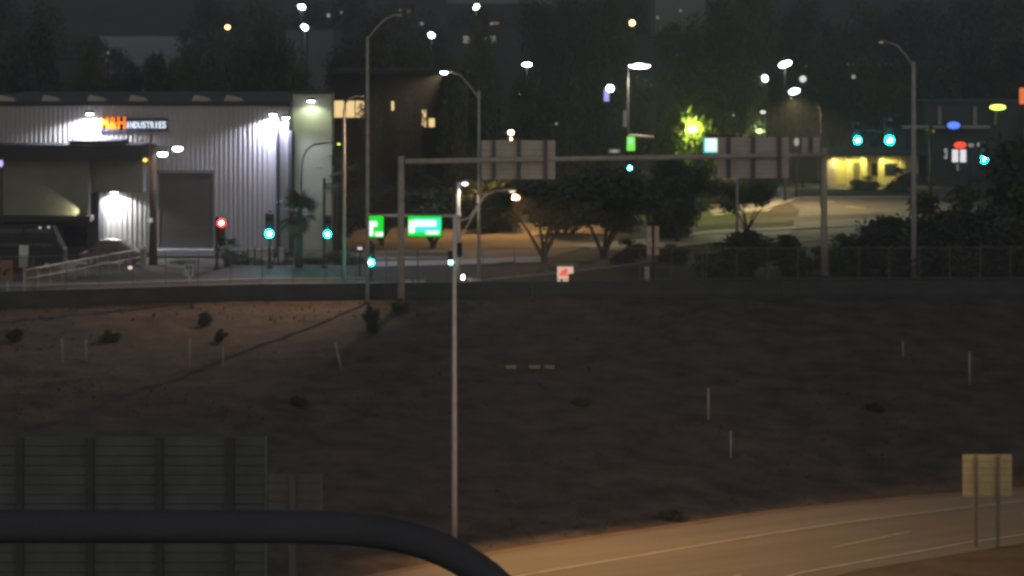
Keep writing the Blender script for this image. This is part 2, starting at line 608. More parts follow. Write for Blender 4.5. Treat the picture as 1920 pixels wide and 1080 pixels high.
# near freeway lamp standing at the edge of the carriageway
b = hit(852, 1014)
D = b.y
near_lamp = arm_lamp('tall pale lamp post beside the freeway with its arm reaching right', b, W(852,404,D).z,
    [W(853,418,D), W(880,408,D), W(908,366,D), W(930,358,D-.6), W(950,357,D-1.2)], .125, .07, emit('lens_warm_soft',(1.0,.82,.5),1.6), STEEL_P, .62, True)
p = W(964,361,D-1.3); p.z -= .1
u_ = Vector((math.cos(math.radians(33)), math.sin(math.radians(33)), 0)); n_ = Vector((-u_.y, u_.x, 0))
c_ = p + n_*.022
m = MB()
for q0, q1 in ((0,.006),):
    A_ = [c_-u_*.30+n_*q0, c_+u_*.30+n_*q0, c_+u_*.30+n_*q1, c_-u_*.30+n_*q1]
    i = len(m.v)
    m.v += [tuple(v+Vector((0,0,.08))) for v in A_] + [tuple(v-Vector((0,0,.20))) for v in A_]
    m.f += [(i,i+1,i+2,i+3),(i+7,i+6,i+5,i+4)] + [(i+k,i+4+k,i+4+(k+1)%4,i+(k+1)%4) for k in range(4)]
part('light_cutoff_plate', m, STEEL_D, near_lamp)  # plate added to cut the lamp's light off at the road edge
lamp('SPOT', p, 7000, (1.0,.57,.22), near_lamp, .008, (p.x+8.5, p.y+.5, ZF), 125, .6)

def at(px, py, D): return W(px, py, D)

# lamp posts on the street above
D = 148.0; b = Vector((XD(689,D), D, hz(XD(689,D), D)))
arm_lamp('tall grey lamp post in front of the barrier with its arm rising right', b, W(689,68,D).z,
    [W(689,74,D), W(706,52,D), W(722,36,D), W(738,29,D)], .13, .085, None, STEEL, .8)
D = 154.0
arm_lamp('slim grey lamp post between the yellow windows and the barrier', (XD(645,D),D,0), W(645,205,D).z,
    [W(645,208,D), W(648,194,D), W(656,184,D), W(668,181,D)], .12, .08, None, STEEL, .7)
D = 155.5
lp = arm_lamp('lit lamp post left of the first gantry sign, arm leaning left', (XD(898,D),D,0), W(898,170,D).z,
    [W(898,184,D), W(880,160,D), W(862,140,D), W(842,135,D)+Vector((0,3,0))], .13, .085, E_WHITE, STEEL, 1.05)
p = W(828,139,D+3.2)
lamp('SPOT', p, 15000, (1.0,.64,.34), lp, .12, (p.x-15.5, p.y-14, -.5), 72, 1.0)
D = 156.5
arm_lamp('tall lamp post in front of the dark bushes at the far end', (XD(1713,D),D,0), W(1713,116,D).z,
    [W(1713,124,D), W(1697,102,D), W(1680,84,D), W(1660,78,D)], .19, .13, E_DIMA, STEEL, .7)

# ------------------------------------------------------------------ sign gantry
DL, DR = 147.0, 157.0
gl = Vector((XD(752,DL), DL, hz(XD(752,DL), DL))); gr = Vector((XD(1545,DR), DR, 0))
ga = thing('sign_gantry', 'long brown sign gantry spanning the street in front of the trees', 'gantry', gl)
zb = 8.05
part('post', MB().tube([gl, (gl.x, gl.y, zb+.35)], [.24,.18], 12), BROWN_ST, ga, True)
part('post', MB().tube([gr, (gr.x, gr.y, zb+.3)], [.24,.18], 12), BROWN_ST, ga, True)
part('post_cap', MB().ball((gl.x, gl.y, zb+.37), (.19,.19,.1)), STEEL_D, ga, True)
part('post_cap', MB().ball((gr.x, gr.y, zb+.32), (.19,.19,.1)), BROWN_ST, ga, True)
a, b2 = Vector((gl.x+.28, gl.y, zb)), Vector((gr.x+.1, gr.y, zb-.05))
part('beam', MB().tube([a.lerp(b2, k/6) for k in range(7)], .165, 12), BROWN_ST, ga, True)
for k in (.5, ):
    q = a.lerp(b2, k)
    part('beam_flange', MB().tube([q-Vector((.06,0,0)), q+Vector((.06,0,0))], .24, 12), BROWN_ST, ga)
part('anchor_plate', MB().cbox(gl.x-.45, gl.x+.45, gl.y-.45, gl.y+.45, gl.z-.1, gl.z+.12), STEEL_D, ga)
part('anchor_plate', MB().cbox(gr.x-.45, gr.x+.45, gr.y-.45, gr.y+.45, 0, .12), STEEL_D, ga)
def beam_d(px):
    k = (px-757)/(1545-757); return DL + (DR-DL)*k
def gsign(px0, px1, py0, py1, vs, label):
    D = beam_d((px0+px1)/2) + .55
    x0, x1 = XD(px0,D), XD(px1,D); z1, z0 = W(0,py0,D).z, W(0,py1,D).z
    t = thing('overhead_sign', label, 'sign', ((x0+x1)/2, D, z0), 'sign backs on the gantry')
    n = max(2, int(round((z1-z0)/.31)))
    for k in range(n):
        za, zb2 = z0+(z1-z0)*k/n, z0+(z1-z0)*(k+1)/n
        part('back_panel', MB().box(x0, x1, D-.02-.004*(k % 2), D+.03, za+.006, zb2-.006), ALU, t)
    part('sign_face', MB().box(x0+.01, x1-.01, D+.034, D+.05, z0+.01, z1-.01), mat('sign_face_paint', (.02,.12,.06), .5, .1, 1), t)
    for px in vs:
        x = XD(px, D)
        part('bracket', MB().box(x-.11, x+.11, D-.34, D-.03, z0-.05, z1+.03), mat('bracket_steel', (.17,.14,.12), .7, .15, 2), t)
    return t
gsign(903,1041,263,336,[926,973,1023],'wide brown sign back hanging over the middle of the gantry')
gsign(1345,1479,257,334,[1366,1412,1461],'brown sign back hanging at the right end of the gantry')
gsign(1503,1537,257,286,[1520],'small square sign back beside the right gantry post')
D = beam_d(1152)-.3
q = W(1152,284,D)
t = thing('gantry_light', 'small whitish light fitting on top of the gantry beam', 'light', (q.x, D, zb+.16))
part('stem', MB().tube([(q.x,D+.3,zb+.1),(q.x,D,q.z-.1)], .05, 6), STEEL, t)
part('lamp_housing', MB().cbox(q.x-.38,q.x+.38,D-.15,D+.15,q.z-.1,q.z+.16,.05), STEEL_W, t)
part('lens', MB().ball((q.x,D-.12,q.z+.02),(.28,.1,.09)), E_DIM, t, True)

# ------------------------------------------------------------------ traffic signals
def signal_head(parent, c, lit='green', sec=.40, back=True, name='signal_head', facing=-1, shell=BLACK, nsec=3):
    """vertical head; c = centre of the lit lens; parts: housing, visors, lenses"""
    c = Vector(c)
    idx = {'red':0,'amber':1,'green':nsec-1,None:1}[lit]
    ztop = c.z + sec*(idx+.5)
    r = sec*.47
    y = c.y
    hd = part(name, MB().cbox(c.x-sec*.5, c.x+sec*.5, y, y+sec*.55, ztop-sec*nsec, ztop, .03), shell, parent)
    if back:
        part('back_plate', MB().box(c.x-sec*.78, c.x+sec*.78, y+sec*.2, y+sec*.24, ztop-sec*nsec-.1, ztop+.1), shell, hd)
    for k in range(nsec):
        z = ztop - sec*(k+.5)
        m = MB(); n = 14
        for (rr, yy) in [(r, y-.005),(r*.7,y-.035),(r*.35,y-.05),(0,y-.055)]:
            for j in range(n):
                t = 2*PI*j/n
                m.v.append((c.x+rr*math.cos(t), yy, z+rr*math.sin(t)))
        for a in range(3):
            for j in range(n):
                m.f.append((a*n+j, a*n+(j+1) % n, (a+1)*n+(j+1) % n, (a+1)*n+j))
        on = (k == idx and lit is not None)
        me = {'green':E_GREEN,'red':E_RED,'amber':E_AMBER}.get(lit) if on else GLASS_D
        part('lens', m, me, hd, True)
        if on:
            part('lit_core', MB().ball((c.x+.01, y-.06, z), (r*.42,.035,r*.42), 12, 6), {'green':E_GCORE,'red':E_RCORE,'amber':E_WARM}[lit], hd, True)  # bright centre added so the coloured lens looks white-hot in the middle
        v = MB()
        for j in range(8):
            t0, t1 = PI*(-.05+1.1*j/8), PI*(-.05+1.1*(j+1)/8)
            v.quad((c.x+r*1.08*math.cos(t0),y,z+r*1.08*math.sin(t0)),(c.x+r*1.08*math.cos(t1),y,z+r*1.08*math.sin(t1)),
                   (c.x+r*1.05*math.cos(t1),y-.2,z+r*1.05*math.sin(t1)),(c.x+r*1.05*math.cos(t0),y-.2,z+r*1.05*math.sin(t0)))
        part('visor', v, shell, hd)
    return hd

def post_signal(px, py, D, lit, label, sec=.40, post_dx=0, group='traffic signals on posts', ztop=None):
    c = W(px, py, D)
    t = thing('traffic_signal', label, 'traffic light', (c.x+post_dx, D+.4, 0), group)
    idx = {'red':0,'amber':1,'green':2}[lit]
    top = ztop if ztop else c.z + sec*(idx+.5) + .15
    part('post', MB().tube([(c.x+post_dx, D+.4, 0),(c.x+post_dx, D+.4, top)], .09, 8), STEEL_D, t, True)
    part('post_base', MB().cbox(c.x+post_dx-.18, c.x+post_dx+.18, D+.22, D+.58, 0, .25, .04), STEEL_D, t)
    part('bracket', MB().box(min(c.x,c.x+post_dx)-.03, max(c.x,c.x+post_dx)+.03, D+.2, D+.42, c.z-.05, c.z+.03), STEEL_D, t)
    signal_head(t, c, lit, sec, False)
    lamp('POINT', (c.x, c.y-.45, c.z), 70 if lit == 'green' else 60, (.02,.85,.75) if lit == 'green' else (1,.02,.02), t, .12)
    return t
post_signal(415,418,162,'red','red traffic light on a dark post before the brown loading door', .52, -.35)
post_signal(505,438,163,'green','brightest green traffic light, in front of the ribbed wall', .56, 0)
post_signal(614,439,163,'green','green traffic light beside the palm on the dark square post', .50, -.25, ztop=W(0,335,163).z)
post_signal(695,492,153.5,'green','low green traffic light at the foot of the tall grey lamp post', .48, 0)

# signal mast carrying the lit green street signs
D = 154.5
c = Vector((XD(859,D), D, 0))
ms = thing('signal_mast', 'tan signal mast with a horizontal arm above the lit green signs', 'signal mast', c)
zt = W(0,342,D).z; za = W(0,405,D).z
part('pole', MB().tube([c, (c.x,D,zt)], [.17,.12], 10), STEEL_P, ms, True)
part('mast_arm', MB().tube([(c.x-.1,D,za),(c.x-2,D,za+.02),(XD(688,D),D,za+.03)], [.11,.09,.06], 10), STEEL_P, ms, True)
part('arm_collar', MB().tube([(c.x,D,za-.2),(c.x,D,za+.2)], .2, 10), STEEL_P, ms, True)
part('top_arm', MB().tube([(c.x,D,zt-.05),(c.x+.3,D,zt-.02)], .05, 6), STEEL_P, ms)
hd = part('lamp_head', MB().cbox(c.x+.22,c.x+.62,D-.15,D+.15,zt-.04,zt+.1,.04), STEEL_P, ms)
part('lens', MB().ball((c.x+.44,D-.05,zt-.07),(.2,.13,.13)), emit('lens_mast',(.9,.92,1.0),6), hd, True)
lamp('SPOT', (c.x+.5,D,zt-.26), 160, (1,.85,.65), ms, .1, (c.x+.4,D-.2,0), 140, .5)
signal_head(ms, W(845,492,D-.3), 'green', .30, False)
signal_head(ms, W(862,468,D-.35), None, .30, False, shell=mat('signal_maroon', (.10,.05,.045), .6, .15, 3))
pc = W(868,520,D-.3)
hd = part('walk_signal', MB().cbox(pc.x-.2,pc.x+.2,pc.y,pc.y+.2,pc.z-.22,pc.z+.22,.03), BLACK, ms)
part('lit_hand', MB().ball((pc.x,pc.y-.02,pc.z),(.10,.03,.15)), E_WARM, hd, True)

def led_sign(px0, px1, py0, py1, D, label, blocks, name='street_sign'):
    x0, x1 = XD(px0,D), XD(px1,D); z1, z0 = W(0,py0,D).z, W(0,py1,D).z
    t = thing(name, label, 'sign', ((x0+x1)/2, D, z0), 'lit green signs under the mast arm')
    part('cabinet', MB().cbox(x0-.06,x1+.06,D,D+.2,z0-.06,z1+.06,.03), BLACK, t)
    part('lit_face', MB().box(x0,x1,D-.012,D-.002,z0,z1), E_SGREEN, t)
    for (a, b, cc, d, mt) in blocks:
        X0, X1 = x0+(x1-x0)*a, x0+(x1-x0)*b; Z0, Z1 = z1-(z1-z0)*d, z1-(z1-z0)*cc
        m = MB(); r = min(.08,(X1-X0)/3,(Z1-Z0)/3); n = 5
        pts = []
        for (cx, cz, a0) in [(X1-r,Z1-r,0),(X0+r,Z1-r,90),(X0+r,Z0+r,180),(X1-r,Z0+r,270)]:
            for k in range(n): pts.append((cx+r*math.cos(math.radians(a0+90*k/(n-1))), cz+r*math.sin(math.radians(a0+90*k/(n-1)))))
        yy = D-.02 if mt is E_SWHITE else D-.016
        m.v = [(p[0], yy, p[1]) for p in pts]; m.f = [tuple(range(len(pts)))]
        part('lettering', m, mt, t)
    return t
led_sign(765,828,405,443,D-.25,'wide lit green street sign with bright white lettering, nearest the mast',
    [(.14,.97,.12,.80,E_SCYAN),(.03,.84,.20,.52,E_SWHITE),(.02,.20,.48,.84,E_SWHITE),(.52,.93,.72,.90,E_SWHITE)])
led_sign(690.5,719,405,445,D-.25,'narrow lit green street sign cut by the tall grey lamp post',
    [(.03,.60,.24,.50,E_SWHITE),(.03,.32,.5,.92,E_SWHITE),(.45,.97,.74,.95,E_SWHITE)])

# pair of signal heads seen from behind
D = 155.0
c = Vector((XD(1225,D), D, 0))
t = thing('traffic_signal', 'post with reddish signal backs in pairs before the low hedges', 'traffic light', c)
part('post', MB().tube([c,(c.x,D,W(0,424,D).z)], .075, 8), STEEL_D, t, True)
for px, y0, y1 in [(1217,424,456),(1231,424,456),(1217,459,478),(1231,459,478)]:
    x = XD(px,D); z1, z0 = W(0,y0,D).z, W(0,y1,D).z
    h = part('signal_head', MB().cbox(x-.16,x+.16,D-.2,D+.1,z0,z1,.05), TAN, t)
    n = 3 if y1-y0 > 25 else 2
    for k in range(n):
        zz = z0+(z1-z0)*(k+.5)/n
        part('visor', MB().tube([(x,D+.1,zz),(x,D+.3,zz)], .12, 8, False), TAN, h)
x = XD(1213,D); z1, z0 = W(0,500,D).z, W(0,528,D).z
part('control_box', MB().cbox(x-.16,x+.16,D-.15,D+.15,max(0,z0),z1,.03), TAN, t)
part('pale_dot', MB().ball((XD(1216,D),D-.21,W(0,430,D).z),(.07,.03,.08)), mat('pale_label', (.8,.6,.5), .5, .05, 2), t)  # small pale dot on the upper signal back

# red and white illuminated sign
D = 153.0
x0, x1 = XD(1045,D), XD(1066,D); xr = XD(1075,D)
z1, zm, z0 = W(0,500,D).z, W(0,513,D).z, W(0,529,D).z
t = thing('warning_sign', 'small lit red and white sign just above the barrier', 'sign', ((x0+x1)/2, D, 0))
part('post', MB().tube([((x0+x1)/2, D+.1, 0),((x0+x1)/2, D+.1, z1)], .04, 6), STEEL, t)
m = MB(); m.v = [(x0,D,z0),(x1,D,z0),(x1,D,zm),(xr,D,zm),(xr,D,z1),(x0,D,z1)]
m.v += [(v[0],D+.06,v[2]) for v in m.v]
m.f = [(0,1,2,5),(2,3,4,5)] + [(k,k+6,(k+1)%6+6,(k+1)%6) for k in range(6)]
part('panel', m, emit('sign_panel_pink', (1.0,.66,.52), .75), t)
def arc_band(cx, cz, r0, r1, a0, a1, y, n=8):
    m = MB()
    for k in range(n):
        p, q = math.radians(a0+(a1-a0)*k/n), math.radians(a0+(a1-a0)*(k+1)/n)
        m.quad((cx+r0*math.cos(p),y,cz+r0*math.sin(p)),(cx+r0*math.cos(q),y,cz+r0*math.sin(q)),(cx+r1*math.cos(q),y,cz+r1*math.sin(q)),(cx+r1*math.cos(p),y,cz+r1*math.sin(p)))
    return m
part('red_symbol', arc_band(XD(1063,D), W(0,517,D).z, .16, .46, 80, 172, D-.01), E_REDSIGN, t)
m = MB(); m.quad((XD(1049,D),D-.012,W(0,517,D).z),(XD(1066,D),D-.012,W(0,517,D).z),(XD(1066,D),D-.012,W(0,514,D).z),(XD(1049,D),D-.012,W(0,514,D).z))
part('red_bar', m, E_REDSIGN, t)
m = MB(); m.quad((XD(1051,D),D-.012,z0+.02),(XD(1055,D),D-.012,z0+.02),(XD(1055,D),D-.012,z0+.2),(XD(1051,D),D-.012,z0+.2))
part('foot_mark', m, mat('dark_red_print', (.25,.03,.05), .6, .1, 2), t)

# signs on posts at the left end of the street
def plate_sign(name, px0, px1, py0, py1, D, mt, label, extra=None, foot=None):
    x0, x1 = XD(px0,D), XD(px1,D); z1, z0 = W(0,py0,D).z, W(0,py1,D).z
    cx = (x0+x1)/2
    t = thing(name, label, 'sign', (cx, D+.05, 0))
    part('post', MB().tube([(cx,D+.05,0),(cx,D+.05,z1-.05)], .035, 6), STEEL_W, t)
    part('plate', MB().box(x0,x1,D-.01,D+.005,z0,z1), mt, t)
    if extra: extra(t, x0, x1, z0, z1, D)
    return t
def arrow(t, x0, x1, z0, z1, D):
    part('arrow_print', arc_band(x1-(x1-x0)*.38, z0+(z1-z0)*.38, .18, .29, 70, 200, D-.016), BLACK, t)
    m = MB(); X = x0+(x1-x0)*.3; Z = z0+(z1-z0)*.42
    m.tri((X-.16,D-.016,Z),(X+.18,D-.016,Z),(X,D-.016,Z-.25)); part('arrow_print', m, BLACK, t)
plate_sign('curve_sign', 2, 24, 488, 528, 146.5, mat('sign_orange', (.36,.20,.12), .6, .15, 3), 'brownish curve sign with a dark bent arrow at the left edge', arrow)
def lower(t, x0, x1, z0, z1, D):
    part('lower_plate', MB().box(x0-.02,x1-.04,D-.01,D+.005,z0-.62,z0-.03), mat('sign_grey', (.42,.46,.44), .5, .1, 2), t)
plate_sign('post_sign', 36, 53, 460, 482, 147.2, mat('sign_white_paint', (.75,.78,.72), .5, .1, 2), 'white plate above a grey plate on a post near the railing', lower)
def marks(t, x0, x1, z0, z1, D):
    for a, b in [(.18,.42),(.55,.82)]:
        X0, X1 = x0+(x1-x0)*a, x0+(x1-x0)*b
        m = MB(); m.quad((X0,D-.016,z0+(z1-z0)*.62),(X1,D-.016,z0+(z1-z0)*.45),(X1,D-.016,z0+(z1-z0)*.78),(X0,D-.016,z0+(z1-z0)*.9)); part('mark', m, BLACK, t)
    m = MB(); m.quad((x0+(x1-x0)*.55,D-.016,z0+.08),(x0+(x1-x0)*.72,D-.016,z0+.08),(x1-(x1-x0)*.18,D-.016,z0+(z1-z0)*.45),(x0+(x1-x0)*.62,D-.016,z0+(z1-z0)*.45)); part('mark', m, BLACK, t)
plate_sign('marker_sign', 346, 363, 494, 518, 153, MATS['sign_white_paint'], 'small white sign with black marks before the loading door', marks)

# railing with two pale rails
t = thing('railing', 'two rail pedestrian railing with thin pickets at the left', 'railing', G(160,520))
A, B = Vector((XD(48,148.5),148.5,0)), Vector((XD(263,164),164,0))
def rp(k, z): v = A.lerp(B, k); v.z = z; return v
for zt_, r in ((1.27,.05),(.72,.045)):
    part('rail', MB().tube([rp(k/8, zt_) for k in range(9)], r, 6), STEEL_W if zt_ > 1 else STEEL, t, True)
for k in range(11):
    part('railing_post', MB().tube([rp(k/10,0), rp(k/10,1.27)], .035, 6), STEEL, t)
for k in range(60):
    if k % 6: part('picket', MB().tube([rp(k/60,.08), rp(k/60,1.25)], .012, 4), STEEL, t)
q = W(244,502,160)
t = thing('reflector_lamp', 'tiny reddish white lamp low beside the end of the railing', 'lamp', (q.x, q.y, 0))
part('stem', MB().tube([(q.x,q.y,0),(q.x,q.y,q.z)], .03, 6), STEEL_D, t)
part('lens', MB().ball(q, (.15,.08,.12)), emit('lens_pink', (1.0,.75,.6), 1.2), t, True)
t = thing('utility_cabinet', 'narrow grey concrete pillar at the right end of the railing', 'cabinet', (XD(268,163),163,0))
part('cabinet_body', MB().cbox(XD(263,163),XD(274,163),162.8,163.2,0,1.35,.04), KERB, t)
part('cabinet_cap', MB().box(XD(262,163),XD(275,163),162.76,163.24,1.35,1.42), KERB, t)

# ------------------------------------------------------------------ industrial building at the left
DB = 172.0
ib = thing('industrial_building', 'large ribbed metal industrial building with lit walls at the left', 'building', (XD(270,DB),DB,0))
ZE = W(0,195,DB).z
# corrugated sheets, each a panel of three ribs
pw = 1.02
m = MB()
prof = []
for k in range(3):
    x = k*pw/3
    prof += [(x+.02,0),(x+.19,0),(x+.215,-.085),(x+.305,-.085),(x+.33,0)]
prof[0] = (0,0); prof[-1] = (pw-.004, .0)
for (x, y) in prof: m.v += [(x,y,0),(x,y,ZE)]
for k in range(len(prof)-1): m.f.append((2*k, 2*k+2, 2*k+3, 2*k+1))
pme = m.mesh('wall_panel', METALWALL)
XR = XD(541,DB)
npan = 26
for k in range(npan):
    o = obj('wall_panel', pme, ib, Vector((XR-(k+1)*pw, DB, 0)) - Vector(OFF[ib.name]))
XL = XR - npan*pw
part('roof', MB().box(XL-.1, XR+.15, DB-.25, DB+40, ZE+.003, ZE+.16), ROOF, ib)
part('eave_trim', MB().box(XL-.1, XR+.15, DB-.28, DB-.255, ZE-.12, ZE+.2), DARKTRIM, ib)
part('back_wall', MB().box(XL-.1, XR, DB+.2, DB+39.5, 0, ZE-.01), FARWALL_D, ib)
xs0, xs1 = XD(551,DB+3), XD(622,DB+3)
part('side_wall', MB().box(XR+.03, xs1, DB+3, DB+5.5, 0, W(0,176,DB+3).z), STUCCO_P, ib)
part('parapet', MB().box(XR-.02, xs1+.06, DB+2.9, DB+5.6, W(0,176,DB+3).z+.003, W(0,173,DB+3).z), DARKTRIM, ib)
for px, y0, hw in [(521,218,.15),(547,245,.19)]:
    x = XD(px,DB-.4)
    part('downpipe', MB().tube([(x,DB-.4,0),(x,DB-.4,W(0,y0,DB).z)], hw, 8), DARKTRIM, ib)
for px in (12,96,181,259,378,438):
    q = W(px,184,DB+1)
    m = MB()
    m.box(q.x-.62,q.x+.62,DB+.6,DB+1.5,ZE+.16,ZE+.3)
    i = len(m.v)
    m.v += [(q.x-.6,DB+.6,ZE+.303),(q.x+.6,DB+.6,ZE+.303),(q.x+.6,DB+1.5,ZE+.303),(q.x-.6,DB+1.5,ZE+.303),(q.x-.5,DB+.8,ZE+.62),(q.x+.45,DB+.8,ZE+.42),(q.x+.45,DB+1.4,ZE+.42),(q.x-.5,DB+1.4,ZE+.62)]
    m.f += [(i,i+1,i+5,i+4),(i+1,i+2,i+6,i+5),(i+2,i+3,i+7,i+6),(i+3,i,i+4,i+7),(i+4,i+5,i+6,i+7)]
    part('roof_skylight', m, mat('skylight_plastic', (.5,.48,.36), .5, .1, 2), ib)
# office block, canopy and awning in front of the ribs
DO = 169.0
xo0, xo1 = XL-.2, XD(166,DO)
zc1, zc0 = W(0,272,DO-1.5).z, W(0,301,DO-1.5).z
part('canopy', MB().cbox(XL-.3, XD(268,DO-1.5), DO-1.5, DB-.06, zc0, zc1, .05), DARKTRIM, ib)
part('canopy_box', MB().cbox(XD(129,DO-1), XD(225,DO-1), DO-1.0, DB-.3, zc1+.003, W(0,264,DO-1).z, .04), DARKTRIM, ib)
part('office_wall', MB().box(xo0, xo1, DO, DB-.08, W(0,404,DO).z, zc0-.004), STUCCO, ib)
part('upper_wall', MB().box(xo1+.02, XD(268,DO+1.4), DO+1.4, DB-.08, W(0,361,DO+1.4).z, zc0-.004), STUCCO, ib)
part('awning', MB().cbox(xo0, XD(169,DO-1), DO-1.1, DO+.8, W(0,415,DO-.5).z, W(0,404.5,DO-.5).z, .03), DARKTRIM, ib)
part('office_front', MB().box(xo0, XD(186,DO+1), DO+.85, DB-.08, 0, W(0,404.6,DO-.5).z-.02), DARKTRIM, ib)
part('office_return', MB().box(XD(167,DO+1)+.01, XD(186,DO+1), DO+1.0, DB-.09, W(0,404,DO).z, W(0,361,DO+1.4).z-.003), DARKTRIM, ib)  # dark colour stands in for the shade of this recess
for k in range(5):
    x = xo0+2.2+k*2.2
    f = part('window', MB().box(x,x+1.7,DO+.80,DO+.845,.9,2.4), DARKTRIM, ib)
    part('pane', MB().box(x+.06,x+1.64,DO+.785,DO+.796,.96,2.34), GLASS_D, f)
# roll up door
x0, x1 = XD(296,DB), XD(403,DB)
zd1, zd0 = W(0,322,DB).z, W(0,470,DB).z
dr = part('loading_door', MB().box(x0+.12,x1-.12,DB-.12,DB-.062,zd0,zd1-.1), ROLLDOOR, ib)
for k in range(14):
    z = zd0+(zd1-.1-zd0)*k/14
    part('door_slat', MB().box(x0+.13,x1-.13,DB-.14-.006*(k%2),DB-.122,z+.015,z+(zd1-.1-zd0)/14-.015), ROLLDOOR, dr)
part('door_frame', MB().box(x0-.02,x0+.12,DB-.18,DB-.062,zd0,zd1).box(x1-.12,x1+.02,DB-.18,DB-.062,zd0,zd1).box(x0-.05,x1+.05,DB-.24,DB-.062,zd1+.002,zd1+.12), mat('door_trim', (.22,.20,.18), .7, .1, 2), ib)
part('dock_sill', MB().box(x0-.3,x1+.1,DB-.7,DB-.06,W(0,480,DB-.7).z,W(0,468,DB-.7).z), mat('sill_white', (.55,.56,.62), .8, .1, 1.5), ib)
part('plinth', MB().box(XD(188,DB),XR+.05,DB-.1,DB-.065,0,.35), DARKTRIM, ib)
def wall_lamp(px, py, D, lit, power, col, aim, cone=165, blend=.25, size=.28, label=None):
    q = W(px,py,D)
    hd = part('wall_lamp', MB().cbox(q.x-size,q.x+size,q.y-.12,q.y+.25,q.z-.02,q.z+.2,.05), DARKTRIM, ib)
    part('lens', MB().box(q.x-size*.8,q.x+size*.8,q.y-.1,q.y+.2,q.z-.07,q.z-.022), lit, hd)
    lamp('SPOT', (q.x,q.y,q.z-.1), power, col, ib, .08, aim, cone, blend)
    return q
q = W(168,213,DB-1.15)
wall_lamp(168,213,DB-1.15,E_WHITE,4000,(.80,.82,1.0),(q.x,q.y+.15,0),158,.35)
q = W(512,214,DB-.8)
wall_lamp(512,214,DB-.8,E_WHITE,3600,(.70,.70,1.0),(q.x,q.y+.1,0),152,.35)
q = W(536,220,DB-.7)
wall_lamp(536,220,DB-.7,E_WHITE,1000,(.66,.66,1.0),(q.x,q.y+.1,0),150,.35)
q = W(214,360,DB-.7)
wall_lamp(214,360,DB-.7,E_WHITE,1900,(.92,.94,1.0),(q.x,q.y+.1,0),150,.3)
q = W(163,400,DO-.35)
lo = part('wall_lamp', MB().cbox(q.x-.1,q.x+.12,q.y-.2,q.y+.1,q.z-.04,q.z+.1,.03), DARKTRIM, ib)
lamp('SPOT', (q.x-.14,q.y,q.z+.05), 260, (1.0,1.0,.62), ib, .04, (q.x-3,q.y+.45,q.z+.35), 62, .6)
q = W(583,189,DB+2.2)
wall_lamp(583,189,DB+2.2,E_WHITE,230,(.92,1.0,.74),(q.x-.1,q.y+.5,0),150,.5,.3)
# company sign
def text_mesh(ch, size, depth, mt, bold=0.0):
    cu = bpy.data.curves.new('letter', 'FONT')
    cu.body = ch; cu.size = size; cu.extrude = depth; cu.offset = bold
    cu.align_x = 'CENTER'; cu.resolution_u = 3
    o = bpy.data.objects.new('letter', cu); COL.objects.link(o)
    bpy.context.view_layer.update()
    me = bpy.data.meshes.new_from_object(o.evaluated_get(bpy.context.evaluated_depsgraph_get()))
    COL.objects.unlink(o); bpy.data.objects.remove(o)
    me.materials.clear(); me.materials.append(mt)
    return me
DS = DB-.30
x0, x1 = XD(182,DS), XD(314,DS); z1, z0 = W(0,214,DS).z, W(0,247,DS).z
sg = thing('company_sign', 'lit sign reading M&H INDUSTRIES in orange and white on the ribbed wall', 'sign', ((x0+x1)/2, DS, z0))
part('sign_rail', MB().box(x0+.1,x1,DS+.01,DS+.16,W(0,246,DS).z,W(0,241.5,DS).z), mat('sign_rail_blue', (.05,.06,.11), .6, .1, 2), sg)
part('sign_backing', MB().box(x0+.2,x1,DS+.05,DS+.16,W(0,241,DS).z,W(0,222,DS).z), DARKTRIM, sg)
def letters(txt, pxa, pxb, pyb, hpx, mt, bold):
    n = len(txt)
    for k, ch in enumerate(txt):
        px = pxa + (pxb-pxa)*(k+.5)/n
        size = hpx*DS/F/.70
        o = obj('letter', text_mesh(ch, size, .06, mt, bold), sg)
        o.rotation_euler = (math.radians(90),0,0)
        wlim = (pxb-pxa)/n*DS/F*.90
        wd = max(v.co.x for v in o.data.vertices)-min(v.co.x for v in o.data.vertices)
        sx = min(1.6, wlim/wd) if wd > 0 and ch != 'I' else 1
        o.scale = (sx,1,1)
        o.location = Vector((XD(px,DS), DS-.03, W(0,pyb,DS).z)) - Vector(OFF[sg.name])
letters('M&H', 188, 236, 241, 22, E_LETTER, .02)
letters('INDUSTRIES', 236, 312, 240, 12, E_LETTERW, .012)

# pole with two bright lamps beside the loading door
D = 166.0
c = Vector((XD(287,D),D,0))
t = thing('utility_pole', 'thick dark pole carrying two bright white lamps by the loading door', 'utility pole', c)
part('pole', MB().tube([c,(c.x,D,W(0,270,D).z)], [.30,.20], 10), mat('brown_pole', (.12,.09,.07), .9, .2, 3, .1), t, True)
part('pole_top', MB().tube([(c.x-.1,D,W(0,340,D).z),(c.x-.14,D,W(0,248,D).z)], [.14,.11], 8), mat('amber_lit_tan', (.42,.30,.16), .7, .15, 3), t, True)  # tan colour carries the amber lamp's light on the brown pole
for px, py in [(305,289),(333,279)]:
    q = W(px,py,D-.6)
    part('arm', MB().tube([(c.x,D,q.z+.12),(q.x,q.y,q.z+.1)], .035, 6), STEEL_D, t)
    hd = part('lamp_head', MB().cbox(q.x-.32,q.x+.32,q.y-.12,q.y+.2,q.z+.1,q.z+.24,.04), STEEL_D, t)
    part('lens', MB().ball((q.x,q.y-.02,q.z),(.33,.16,.16)), E_WHITE, hd, True)
q = W(318,284,D-.7)
lamp('SPOT', (q.x,q.y-.1,q.z-.25), 110, (.95,.90,.9), t, .2, (q.x+1,q.y-3,0), 140, .5)
q = W(273,299,D-.4)
hd = part('amber_lamp', MB().cbox(q.x-.18,q.x+.18,q.y-.1,q.y+.2,q.z,q.z+.2,.04), STEEL_D, t)
